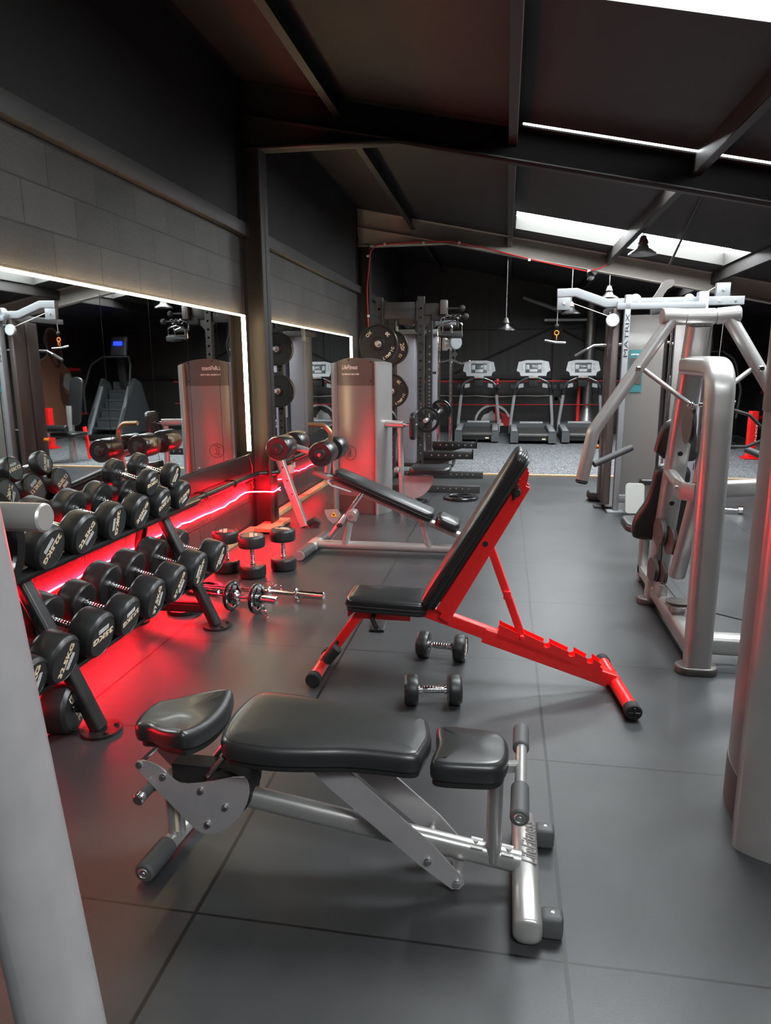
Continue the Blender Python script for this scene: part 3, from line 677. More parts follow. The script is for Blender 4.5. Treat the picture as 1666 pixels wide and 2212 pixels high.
# rack
rk = Thing('dumbbell_rack', 'black two tier dumbbell rack against the mirrored wall', 'rack', (-1.9, 2.5, 0))
for yq in (1.25, 2.47, 3.70):
    leg = rk.part('side_frame', MB().sweep([(-1.655, yq, 0.012), (-1.80, yq, 0.34), (-2.03, yq, 0.83)], rrect(0.055, 0.075, 0.02), (0, 1, 0)).sweep([(-2.16, yq, 0.012), (-2.10, yq, 0.5), (-2.02, yq, 0.80)], rrect(0.05, 0.05, 0.012), (0, 1, 0)).sweep([(-1.70, yq, 0.115), (-2.15, yq, 0.115)], rrect(0.05, 0.06, 0.012), (0, 0, 1)), 'black')
    rk.part('foot_plate', MB().lathe([(0, 0), (0.083, 0), (0.085, 0.006), (0.083, 0.013), (0.07, 0.013), (0, 0.013)], (-1.645, yq, 0.0), (0, 0, 1), 28).bolt((-1.60, yq+0.04, 0.013), (0, 0, 1)).bolt((-1.60, yq-0.04, 0.013), (0, 0, 1)), 'black', leg)
    rk.part('foot_plate', MB().lathe([(0, 0), (0.073, 0), (0.073, 0.012), (0, 0.012)], (-2.16, yq, 0.0), (0, 0, 1), 28), 'black', leg)
def rail(xc, zc, name):
    # a pair of tilted cradle rails
    mb = MB(); rot = Matrix.Rotation(TL, 3, 'Y')
    for s in (-1, 1):
        c = Vector((xc, 2.62, zc)) + rot @ Vector((s*0.092, 0, -0.014))
        mb.box(c, (0.045, 2.8, 0.02), rot, 0.003)
    mb.box(Vector((xc, 2.62, zc))+rot @ Vector((0, 0, -0.035)), (0.2, 2.8, 0.02), rot, 0.002)
    rk.part(name, mb, 'black')
rail(-1.875, 0.298, 'lower_tier'); rail(-1.955, 0.738, 'upper_tier')

# loadable bar with two plates, loose bar, spring clips, loose plates
def iron_plate(name, label, c, ax, R_, th, group=None, cat='weight plate', txt='20', spokes=True, m='iron', tcol='white'):
    c = Vector(c); ax = Vector(ax).normalized(); t = Thing(name, label, cat, c, group)
    q = Vector((0, 0, 1)).rotation_difference(ax); X_ = q @ Vector((1, 0, 0)); Y_ = q @ Vector((0, 1, 0))
    mb = MB(); hole = 0.026
    if spokes:
        mb.lathe([(R_*0.74, -th*0.35), (R_*0.78, -th/2), (R_*0.97, -th/2), (R_, -th*0.3), (R_, th*0.3), (R_*0.97, th/2), (R_*0.78, th/2), (R_*0.74, th*0.35), (R_*0.74, -th*0.35)], c, ax, 48)
        mb.lathe([(hole, -th/2), (hole+0.022, -th/2), (hole+0.026, 0), (hole+0.022, th/2), (hole, th/2), (hole, -th/2)], c, ax, 32)
        for k in range(3):
            a0 = 2*PI*k/3+0.4; w = 0.42
            p2 = [((hole+0.018)*math.cos(a0-w), (hole+0.018)*math.sin(a0-w)), (R_*0.78*math.cos(a0-w*0.9), R_*0.78*math.sin(a0-w*0.9)), (R_*0.80*math.cos(a0), R_*0.80*math.sin(a0)), (R_*0.78*math.cos(a0+w*0.9), R_*0.78*math.sin(a0+w*0.9)), ((hole+0.018)*math.cos(a0+w), (hole+0.018)*math.sin(a0+w))]
            mb.prism(p2, c, X_, Y_, th*0.6, th*0.08)
    else:
        mb.lathe([(hole, -th*0.5), (R_*0.3, -th*0.5), (R_*0.34, -th*0.36), (R_*0.55, -th*0.36), (R_*0.9, -th*0.36), (R_*0.93, -th*0.5), (R_*0.985, -th*0.5), (R_, -th*0.4), (R_, th*0.4), (R_*0.985, th*0.5), (R_*0.93, th*0.5), (R_*0.9, th*0.36), (R_*0.34, th*0.36), (R_*0.3, th*0.5), (hole, th*0.5), (hole, -th*0.5)], c, ax, 64)
    body = t.part('disc', mb, m)
    if not spokes:
        t.part('hub_ring', MB().lathe([(hole, -th*0.52), (hole+0.012, -th*0.52), (hole+0.012, th*0.52), (hole, th*0.52), (hole, -th*0.52)], c, ax, 32), 'steel')
    return t, X_, Y_, body
def plate_text(t, body, c, ax, R_, th, items, m='gold'):
    """items: (string, angle in degrees, radius factor, letter height, straight?)"""
    c = Vector(c); ax = Vector(ax).normalized(); up = Vector((0, 0, 1)); X_ = up.cross(ax).normalized()
    mb = MB()
    for s, ang, rf_, h, mode in items:
        n = len(s); step = h*0.95/(R_*rf_)
        if mode == 'arc':
            for i, chh in enumerate(s):
                if chh == ' ': continue
                a = math.radians(ang)+(i-(n-1)/2)*step
                rad = X_*math.cos(a)+up*math.sin(a); tan = -X_*math.sin(a)+up*math.cos(a)
                text_mb(chh, c+ax*(th*0.37)+rad*R_*rf_, tan, -rad, None, h, bold=0.03, mb=mb)
        else:
            a = math.radians(ang); rad = X_*math.cos(a)+up*math.sin(a)
            tan = -X_*math.sin(a)+up*math.cos(a)
            text_mb(s, c+ax*(th*0.37)+rad*R_*rf_, tan*mode, rad*-mode, None, h, bold=0.02, mb=mb)
    t.part('lettering', mb, m, body)
def clip_mb(o, d, side):
    o = Vector(o); d = Vector(d).normalized(); side = Vector(side).normalized(); up = d.cross(side); pts = []
    for i in range(60): a = i*2*PI*4/60; pts.append(o+d*(i*0.0003)+side*0.027*math.cos(a)+up*0.027*math.sin(a))
    mb = MB().tube(pts, 0.0022, 6)
    mb.tube([pts[0], pts[0]+side*0.03+up*0.02, pts[0]+side*0.10+up*0.03, pts[0]+side*0.11+up*0.05, pts[0]+side*0.03+up*0.035], 0.0022, 6, 0.01)
    mb.tube([pts[-1], pts[-1]+side*0.04-up*0.015, pts[-1]+side*0.09+up*0.0, pts[-1]+side*0.085+up*0.02], 0.0022, 6, 0.01); return mb
bd = V(0.975, -0.16, 0).normalized()
p0 = V(-1.925, 4.035, 0.095)
def on_bar(s, z=None): q = p0+bd*s; return q if z is None else V(q.x, q.y, z)
lb = Thing('loadable_handle', 'chrome loadable dumbbell handle lying on the floor with two iron plates', 'bar', on_bar(0.25, 0.0))
lb.part('sleeve', MB().cyl(on_bar(0.0), on_bar(0.17), 0.0245, 28, 0.003), 'chrome')
lb.part('sleeve', MB().cyl(on_bar(0.42), on_bar(0.58), 0.0245, 28, 0.003), 'chrome')
lb.part('grip_bar', MB().cyl(on_bar(0.17), on_bar(0.42), 0.014, 20), 'chrome')
lb.part('collar', MB().cyl(on_bar(0.28), on_bar(0.305), 0.036, 28, 0.008), 'chrome'); lb.part('collar', MB().cyl(on_bar(0.40), on_bar(0.42), 0.034, 28, 0.006), 'chrome')
for s, lab in ((0.262, 'small black three spoke plate on the floor handle, left of the two'), (0.438, 'small black three spoke plate on the floor handle, right of the two')):
    c = on_bar(s); t, X_, Y_, bdy = iron_plate('weight_plate', lab, c, bd, 0.095, 0.022, 'small iron plates on the floor handle')
    t.part('rim_lettering', (lambda mb: [mb, [text_mb('KG', c+bd*0.0115+(X_*math.cos(a)+Y_*math.sin(a))*0.083, (-X_*math.sin(a)+Y_*math.cos(a)), -(X_*math.cos(a)+Y_*math.sin(a)), None, 0.011, mb=mb) for a in (0.5, 2.6, 4.7)]][0])(MB()), 'white', bdy)
ob = Thing('short_barbell', 'chrome short barbell lying on the floor behind the loaded handle', 'bar', (-1.3, 4.25, 0.0))
ob.part('bar', MB().cyl((-1.99, 4.30, 0.04), (-1.31, 4.245, 0.04), 0.014, 20), 'chrome')
ob.part('sleeve', MB().cyl((-1.31, 4.245, 0.04), (-1.13, 4.23, 0.04), 0.0245, 28, 0.003), 'chrome')
ob.part('collar', MB().cyl((-1.335, 4.247, 0.04), (-1.315, 4.246, 0.04), 0.039, 28, 0.006), 'chrome')
ob.part('collar', MB().cyl((-1.52, 4.262, 0.04), (-1.505, 4.26, 0.04), 0.036, 28, 0.006), 'chrome')
single('spring_clip', clip_mb((-1.50, 4.38, 0.03), (0.6, -0.5, 0.05), (-0.8, -0.2, 0.35)), 'chrome', 'chrome spring collar clip propped behind the loaded handle', 'clip', (-1.5, 4.38, 0.0))
single('spring_clip', clip_mb((-1.44, 3.93, 0.03), (0.9, -0.3, 0.1), (0.4, -0.8, -0.1)), 'chrome', 'chrome spring collar clip on the floor in front of the right small plate', 'clip', (-1.44, 3.93, 0.0))
iron_plate('weight_plate', 'flat spoked plate lying on the floor in the red light behind the rack leg', (-2.02, 4.35, 0.014), (0, 0, 1), 0.13, 0.024)
iron_plate('weight_plate', 'flat spoked plate lying on the floor under the far end of the rack', (-1.96, 3.93, 0.014), (0, 0, 1), 0.11, 0.024)
# dark cloth bag under the rack by the post
single('gym_bag', MB().loft([[V(-1.93+0.2*math.cos(a)*k*(1+0.12*math.sin(3*a+h*20)), 2.06+0.15*math.sin(a)*k*(1+0.1*math.cos(4*a)), h) for a in [2*PI*i/28 for i in range(28)]] for k, h in ((0.55, 0.001), (0.95, 0.004), (1.05, 0.03), (0.98, 0.07), (0.85, 0.10), (0.55, 0.075), (0.3, 0.06))]), 'blackm', 'crumpled dark bag on the floor under the near end of the rack', 'bag', (-1.93, 2.06, 0))

# ================================================================== FRONT SILVER BENCH
Y0 = 1.84
b1 = Thing('weight_bench', 'silver adjustable bench with black vinyl pads, nearest the camera', 'bench', (-0.45, Y0, 0))
w_ = lambda x, y: 0.0
# seat pads, tops about 0.45 m up
mid = [(-0.765, -0.155), (-0.70, -0.172), (-0.60, -0.170), (-0.50, -0.150), (-0.40, -0.125), (-0.30, -0.120), (-0.205, -0.120), (-0.192, -0.06), (-0.180, 0.0), (-0.192, 0.06), (-0.205, 0.12), (-0.30, 0.120), (-0.40, 0.125), (-0.50, 0.150), (-0.60, 0.170), (-0.70, 0.172), (-0.765, 0.155), (-0.785, 0.08), (-0.79, 0.0), (-0.785, -0.08)]
def mwarp(x, y): return 0.012-0.045*(x+0.2)*0.9 if x > -0.8 else 0.035
p = b1.part('back_pad', MB().pad(mid, (0, Y0, 0.385), (1, 0, 0), (0, 1, 0), 0.062, 0.026, 0.006, warp=mwarp), 'leather')
b1.part('pad_base', MB().pad(offset2(mid, 0.012), (0, Y0, 0.368), (1, 0, 0), (0, 1, 0), 0.022, 0.006, 0.0, warp=mwarp), 'board', p)
def seam_mb(outline, o, u, v, h, ins, warp=None, r=0.0016):
    m_ = frame(o, u, v); q = offset2(chaikin(outline, 2), ins); pts = [m_ @ Vector((x, y, h+(warp(x, y) if warp else 0))) for x, y in q]
    return MB().tube(pts+[pts[0]], r, 6, cap=False)
b1.part('piping', seam_mb(mid, (0, Y0, 0.385), (1, 0, 0), (0, 1, 0), 0.0585, 0.0145, mwarp), 'board', p)
seat = [(-0.176, -0.115), (-0.05, -0.108), (0.005, -0.100), (0.035, -0.065), (0.042, 0.0), (0.035, 0.065), (0.005, 0.100), (-0.05, 0.108), (-0.176, 0.115), (-0.176, 0.06), (-0.164, 0.0), (-0.176, -0.06)]
p = b1.part('seat_pad', MB().pad(seat, (0, Y0, 0.378), (1, 0, 0), (0, 1, 0), 0.062, 0.024, 0.006), 'leather')
b1.part('pad_base', MB().pad(offset2(seat, 0.010), (0, Y0, 0.360), (1, 0, 0), (0, 1, 0), 0.024, 0.006, 0.0), 'board', p)
b1.part('piping', seam_mb(seat, (0, Y0, 0.378), (1, 0, 0), (0, 1, 0), 0.0585, 0.0135), 'board', p)
head = [(0.115, -0.165), (0.085, -0.172), (0.0, -0.125), (-0.04, -0.085), (-0.085, -0.085), (-0.108, -0.04), (-0.112, 0.0), (-0.108, 0.04), (-0.085, 0.085), (-0.03, 0.095), (0.04, 0.125), (0.12, 0.145), (0.150, 0.135), (0.155, 0.07), (0.148, 0.0), (0.135, -0.08)]
HO = (-0.975, Y0+0.0, 0.40); HU = (0.995, 0.05, 0.05); HV = (0.0, 1, 0)
def hwarp(x, y): return 0.03*(y/0.16)**2*(1 if x > -0.1 else 0.3)
p = b1.part('head_pad', MB().pad(head, HO, HU, HV, 0.066, 0.028, 0.004, warp=hwarp), 'leather')
b1.part('pad_base', MB().pad(offset2(head, 0.014), (HO[0]+0.004, HO[1], HO[2]-0.016), HU, HV, 0.02, 0.006, 0.0, warp=hwarp), 'board', p)
b1.part('piping', seam_mb(head, HO, HU, HV, 0.061, 0.016, hwarp), 'board', p)
# frame
b1.part('main_beam', MB().sweep([(-0.93, Y0, 0.235), (-0.70, Y0, 0.197), (0.08, Y0, 0.075)], oval(0.052, 0.068, 24), (0, 0, 1)), 'silver')
fb = b1.part('front_foot_bar', MB().sweep([(0.098, 1.615, 0.045), (0.098, 2.075, 0.045)], rrect(0.078, 0.078, 0.03, 5), (0, 0, 1), round_end=0.012), 'silver')
text_mb_ = text_mb('LifeFitness', (0.108, 1.925, 0.0848), (0.0, 1, 0), (-1, 0, 0), 0.20, 0.045, shear=0.35, bold=0.015)
b1.part('lettering', text_mb_, 'gunmetal', fb)
for yq in (1.665, 2.03):
    w2 = b1.part('rubber_foot', MB().box((0.163, yq, 0.035), (0.06, 0.052, 0.068), bev=0.012, seg=3).box((0.128, yq, 0.042), (0.03, 0.05, 0.04), bev=0.005), 'grip', fb)
    b1.part('screw', MB().bolt((0.165, yq, 0.068), (0, 0, 1), 0.004, 0.003), 'steel', w2)
rf_ = b1.part('rear_foot_bar', MB().tube([(-1.005, 1.79, 0.033), (-0.985, 2.02, 0.033)], 0.026, 20), 'silver')
pieces(b1, 'rubber_sleeve', [MB().cyl((-1.018, 1.665, 0.033), (-1.006, 1.80, 0.033), 0.032, 24, 0.006), MB().cyl((-0.983, 2.02, 0.033), (-0.979, 2.06, 0.033), 0.032, 24, 0.006)], 'grip', rf_)
b1.part('end_bolt', MB().torus((-1.0185, 1.664, 0.033), (0.08, -1, 0), 0.014, 0.003, 16, 6).bolt((-1.0185, 1.664, 0.033), (0.08, -1, 0), 0.006, 0.004), 'steel', rf_)
b1.part('rear_post', MB().sweep([(-0.998, Y0, 0.26), (-0.994, Y0, 0.05)], rrect(0.05, 0.05, 0.018), (0, 1, 0)), 'silver')
b1.part('warning_label', MB().bx(-0.985, -0.975, Y0-0.0265, Y0-0.0252, 0.07, 0.18), 'gold')
b1.part('transport_handle', MB().cyl((-1.045, Y0-0.03, 0.235), (-1.05, 1.745, 0.235), 0.017, 20, 0.003).tube([(-1.0, Y0, 0.225), (-1.045, Y0, 0.232), (-1.045, Y0-0.04, 0.235)], 0.02, 16, 0.03), 'grip')
b1.part('handle_cap', MB().cyl((-1.05, 1.745, 0.235), (-1.0515, 1.72, 0.234), 0.0185, 20, 0.004), 'chrome')
plate = [(-1.085, 0.325), (-1.05, 0.333), (-1.0, 0.315), (-0.965, 0.275), (-0.935, 0.262), (-0.86, 0.275), (-0.74, 0.312), (-0.722, 0.29), (-0.722, 0.25), (-0.735, 0.205), (-0.765, 0.16), (-0.81, 0.118), (-0.85, 0.10), (-0.885, 0.103), (-0.915, 0.125), (-0.96, 0.175), (-1.02, 0.235), (-1.08, 0.30)]
for yq in (Y0-0.058, Y0+0.058):
    sp = b1.part('side_plate', MB().prism(chaikin(plate, 1), (0, yq, 0), (1, 0, 0), (0, 0, 1), 0.006, 0.001), 'silver_worn')
    s_ = -1 if yq < Y0 else 1
    pieces(b1, 'bolt', [MB().bolt((x_, yq+s_*0.003, z_), (0, s_, 0), 0.0085, 0.009) for x_, z_ in ((-1.07, 0.316), (-0.995, 0.283), (-0.875, 0.248), (-0.80, 0.20), (-0.86, 0.135))], 'chrome', sp)
b1.part('pivot_block', MB().cyl((-0.80, Y0-0.052, 0.235), (-0.80, Y0+0.052, 0.235), 0.075, 32, 0.01).bx(-0.98, -0.80, Y0-0.03, Y0+0.03, 0.24, 0.31), 'blackm')
pieces(b1, 'adjuster_rod', [MB().tube([(-1.07, Y0-0.05, 0.318), (-1.0, Y0-0.03, 0.385)], 0.007, 8), MB().tube([(-1.07, Y0+0.05, 0.318), (-1.0, Y0+0.03, 0.385)], 0.007, 8), MB().tube([(-0.86, Y0-0.04, 0.285), (-0.80, Y0-0.045, 0.36)], 0.009, 10), MB().tube([(-0.88, Y0+0.04, 0.285), (-0.82, Y0+0.045, 0.37)], 0.009, 10)], 'chrome')
arm = [(-0.60, 0.40), (-0.525, 0.40), (-0.40, 0.335), (-0.16, 0.165), (-0.078, 0.065), (-0.075, 0.045), (-0.095, 0.03), (-0.125, 0.035), (-0.20, 0.095), (-0.46, 0.30)]
arm = [(-0.55, 0.392), (-0.44, 0.392), (-0.165, 0.155), (-0.082, 0.062), (-0.076, 0.042), (-0.09, 0.024), (-0.112, 0.022), (-0.205, 0.088), (-0.47, 0.31)]
for yq in (Y0-0.075, Y0+0.075):
    ap = b1.part('link_plate', MB().prism(arm, (0, yq, 0), (1, 0, 0), (0, 0, 1), 0.006, 0.001), 'silver_worn')
    s_ = -1 if yq < Y0 else 1
    pieces(b1, 'bolt', [MB().bolt((a_, yq+s_*0.003, b_), (0, s_, 0), 0.009, 0.009) for a_, b_ in ((-0.182, 0.105), (-0.098, 0.043))], 'chrome', ap)
pieces(b1, 'cross_pin', [MB().cyl((-0.182, Y0-0.075, 0.115), (-0.182, Y0+0.075, 0.115), 0.011, 16), MB().cyl((-0.098, Y0-0.075, 0.05), (-0.098, Y0+0.075, 0.05), 0.017, 16)], 'silver')
sr_ = b1.part('seat_post', MB().sweep([(0.005, Y0, 0.40), (0.004, Y0, 0.085)], oval(0.045, 0.06, 20), (0, 1, 0), round_end=0.02), 'silver')
pieces(b1, 'mounting_plate', [MB().box((-0.045, Y0, 0.121), (0.035, 0.05, 0.006), Matrix.Rotation(D(8.9), 3, 'Y')).bolt((-0.048, Y0, 0.124), (0, 0, 1), 0.008, 0.008), MB().box((0.045, Y0, 0.1075), (0.035, 0.05, 0.006), Matrix.Rotation(D(8.9), 3, 'Y')).bolt((0.048, Y0, 0.110), (0, 0, 1), 0.008, 0.008)], 'silver', sr_)
b1.part('handle_bar', MB().cyl((0.068, 1.62, 0.385), (0.080, 2.02, 0.385), 0.0165, 20).sweep([(0.0, Y0, 0.375), (0.072, Y0, 0.385)], rrect(0.03, 0.03, 0.008), (0, 0, 1)), 'silver')
for a, b in ((1.60, 1.735), (1.935, 2.05)):
    gr = b1.part('rubber_grip', MB().cyl((0.066+(a-1.6)*0.03, a, 0.385), (0.066+(b-1.6)*0.03, b, 0.385), 0.0245, 24, 0.004), 'grip')
b1.part('end_bolt', MB().torus((0.066, 1.599, 0.385), (0, -1, 0), 0.012, 0.003, 16, 6).bolt((0.066, 1.6, 0.385), (0, -1, 0), 0.006, 0.004), 'steel')

# ================================================================== RED BENCH
YR = 3.20
rb = Thing('incline_bench', 'red framed incline bench with black pads set upright', 'bench', (-0.2, YR, 0))
W = 0.13
seat = [(-0.19, -0.125), (0.19, -0.125), (0.19, 0.125), (-0.19, 0.125)]
def rr_out(w, h, r): return rrect(w, h, r, 4)
p = rb.part('seat_pad', MB().pad(rr_out(0.39, 0.25, 0.04), (-0.53, YR, 0.372), (1, 0, -0.03), (0, 1, 0), 0.055, 0.02, 0.005, it=0), 'leather2')
rb.part('piping', seam_mb(rr_out(0.395, 0.255, 0.04), (-0.53, YR, 0.372), (1, 0, -0.03), (0, 1, 0), 0.018, 0.0, None, 0.003), 'board', p)
rb.part('pad_base', MB().pad(rr_out(0.38, 0.24, 0.035), (-0.53, YR, 0.358), (1, 0, -0.03), (0, 1, 0), 0.016, 0.005, 0.0, it=0), 'board', p)
# back: from (-0.31, .38) to (0.11, 1.12) ; pad faces up-left
A = V(-0.315, YR, 0.37); B = V(0.125, YR, 1.115); du = (B-A).normalized(); nn = V(-du.z, 0, du.x)
Lb = (B-A).length
p = rb.part('back_pad', MB().pad(rr_out(Lb, 0.26, 0.05), tuple((A+B)/2+nn*0.012), tuple(du), (0, 1, 0), 0.058, 0.024, 0.005, it=0), 'leather2') if False else None
fr_o = (A+B)/2+nn*0.01
# frame(): w = u x v must be the pad's outward side
uu = du; vv = V(0, 1, 0)
if uu.cross(vv).dot(nn) < 0: vv = -vv
p = rb.part('back_pad', MB().pad(rr_out(Lb, 0.26, 0.05), tuple(fr_o), tuple(uu), tuple(vv), 0.06, 0.024, 0.005, it=0), 'leather2')
pp_ = MB()
for hh in (0.016, 0.026, 0.036):
    m_ = frame(fr_o, uu, vv); q = rr_out(Lb+0.002, 0.262, 0.05); pts = [m_ @ Vector((x, y, hh)) for x, y in q]; pp_.tube(pts+[pts[0]], 0.003, 6, cap=False)
rb.part('piping', pp_, 'board', p)
rb.part('pad_base', MB().pad(rr_out(Lb-0.02, 0.24, 0.045), tuple(fr_o-nn*0.014), tuple(uu), tuple(vv), 0.018, 0.004, 0.0, it=0), 'board', p)
bf = MB()
for s in (-1, 1): bf.sweep([A+V(0.02, s*0.05, -0.02)-nn*0.045, B+V(0, s*0.05, 0)-du*0.13-nn*0.045], rrect(0.025, 0.055, 0.006), tuple(nn))
bf.prism([(-0.48*Lb, 0.0), (0.36*Lb, 0.0), (0.42*Lb, 0.02), (0.42*Lb, 0.035), (-0.48*Lb, 0.035)], tuple((A+B)/2-nn*0.05+V(0, -0.062, 0)), tuple(du), tuple(nn), 0.004)
bf.prism([(-0.48*Lb, 0.0), (0.36*Lb, 0.0), (0.42*Lb, 0.02), (0.42*Lb, 0.035), (-0.48*Lb, 0.035)], tuple((A+B)/2-nn*0.05+V(0, 0.062, 0)), tuple(du), tuple(nn), 0.004)
rb.part('back_frame', bf, 'red')
rb.part('side_knob', MB().cyl(A.lerp(B, 0.80)-nn*0.03+V(0, -0.065, 0), A.lerp(B, 0.80)-nn*0.03+V(0, -0.085, 0), 0.02, 16, 0.004).box(A.lerp(B, 0.80)-nn*0.025+V(0, -0.085, 0), (0.014, 0.014, 0.075), Matrix.Rotation(D(15), 3, 'Y'), 0.005), 'blackm')
bs = V(-0.60, YR, 0.335)
rb.part('front_leg', MB().sweep([(-0.34, YR, 0.345), (-0.66, YR, 0.335), (-0.87, YR, 0.04)], rrect(0.045, 0.06, 0.008), (0, 1, 0), 0.04), 'red')
rb.part('front_foot_bar', MB().cyl((-0.87, 3.03, 0.036), (-0.87, 3.30, 0.036), 0.03, 20), 'red')
rb.part('foot_cap', MB().cyl((-0.87, 3.00, 0.036), (-0.87, 3.045, 0.036), 0.036, 20, 0.005), 'blackm')
rb.part('foot_cap', MB().cyl((-0.87, 3.295, 0.036), (-0.87, 3.34, 0.036), 0.036, 20, 0.005), 'blackm')
rb.part('foam_hook', MB().cyl((-0.805, 3.02, 0.13), (-0.745, 3.02, 0.205), 0.025, 16, 0.006).tube([(-0.775, 3.03, 0.165), (-0.79, YR, 0.17)], 0.01, 10), 'blackm')
rb.part('seat_bracket', MB().bx(-0.69, -0.42, YR-0.035, YR+0.035, 0.30, 0.36, 0.004), 'red')
rb.part('seat_knob', MB().tube([(-0.60, YR-0.04, 0.325), (-0.60, YR-0.08, 0.32), (-0.575, YR-0.10, 0.285)], 0.011, 12, 0.015, round_end=0.008), 'blackm')
# sloping rear beam: from (-0.34, .345) to (0.53, .06)
RA = V(-0.35, YR, 0.35); RB = V(0.545, YR, 0.055); rd = (RB-RA).normalized(); rn = V(-rd.z, 0, rd.x)
rb.part('rear_beam', MB().sweep([RA, RB], rrect(0.05, 0.06, 0.006), tuple(rn)).sweep([RA+rd*0.30-rn*0.01, RB-rd*0.03-rn*0.005], rrect(0.062, 0.072, 0.006), tuple(rn)), 'red')
lad = []
s0 = 0.355; Ls = (RB-RA).length-0.07
x = s0; lad.append((x, 0.02))
tops = []
for k in range(6):
    w_t = [0.12, 0.13, 0.12, 0.09, 0.065, 0.05][k]
    tops += [(x, 0.05), (x-0.006, 0.072), (x+0.01, 0.068), (x+w_t-0.028, 0.06), (x+w_t-0.028, 0.045)]
    x += w_t
    tops += [(x-0.014, 0.040)]
    if x > Ls: break
lad = [(s0, 0.0)]+tops+[(x, 0.0)]
for s in (-1, 1):
    rb.part('notched_plate', MB().prism(lad, tuple(RA+V(0, s*0.029, 0)), tuple(rd), tuple(rn), 0.004), 'red')
RF0, RF1 = V(0.585, 2.905, 0.04), V(0.52, 3.45, 0.04)
rb.part('rear_foot_bar', MB().cyl(RF0, RF1, 0.031, 20), 'red')
fd = (RF1-RF0).normalized()
rb.part('foot_cap', MB().cyl(RF0-fd*0.005, RF0+fd*0.045, 0.037, 20, 0.005).box(RF0-fd*0.008, (0.05, 0.01, 0.008), bev=0.002).box(RF0-fd*0.008, (0.008, 0.01, 0.05), bev=0.002), 'blackm')
rb.part('foot_cap', MB().cyl(RF1-fd*0.04, RF1+fd*0.005, 0.037, 20, 0.005), 'blackm')
SA = A.lerp(B, 0.48)-nn*0.055; SB = RA+rd*0.47+rn*0.045
st = rb.part('support_strut', MB().sweep([SA, SB], rrect(0.036, 0.03, 0.005), (0, 1, 0)).bx(SB.x-0.01, SB.x+0.01, YR-0.04, YR+0.04, SB.z-0.01, SB.z+0.012, 0.003), 'red')
rb.part('strut_clip', MB().box(SA.lerp(SB, 0.55)+V(0.0, -0.02, 0), (0.035, 0.012, 0.04), bev=0.003), 'red', st)
rb.part('pivot_bolt', MB().cyl(SA+V(0, -0.075, 0)+nn*0.015, SA+V(0, 0.075, 0)+nn*0.015, 0.012, 14, 0.002), 'blackm')
rb.part('seat_end_fin', MB().prism([(0, 0), (0.03, 0.03), (0.035, 0.0), (0.0, -0.03)], (-0.725, YR, 0.34), (1, 0, 0), (0, 0, 1), 0.1), 'red')
# small black phone-like pad on the floor
single('floor_pad', MB().box((-0.70, 3.83, 0.009), (0.085, 0.16, 0.016), Matrix.Rotation(D(4), 3, 'Z'), 0.004), 'rubber_face', 'small black rectangular rubber pad on the floor beneath the red bench seat', 'pad', (-0.70, 3.83, 0))

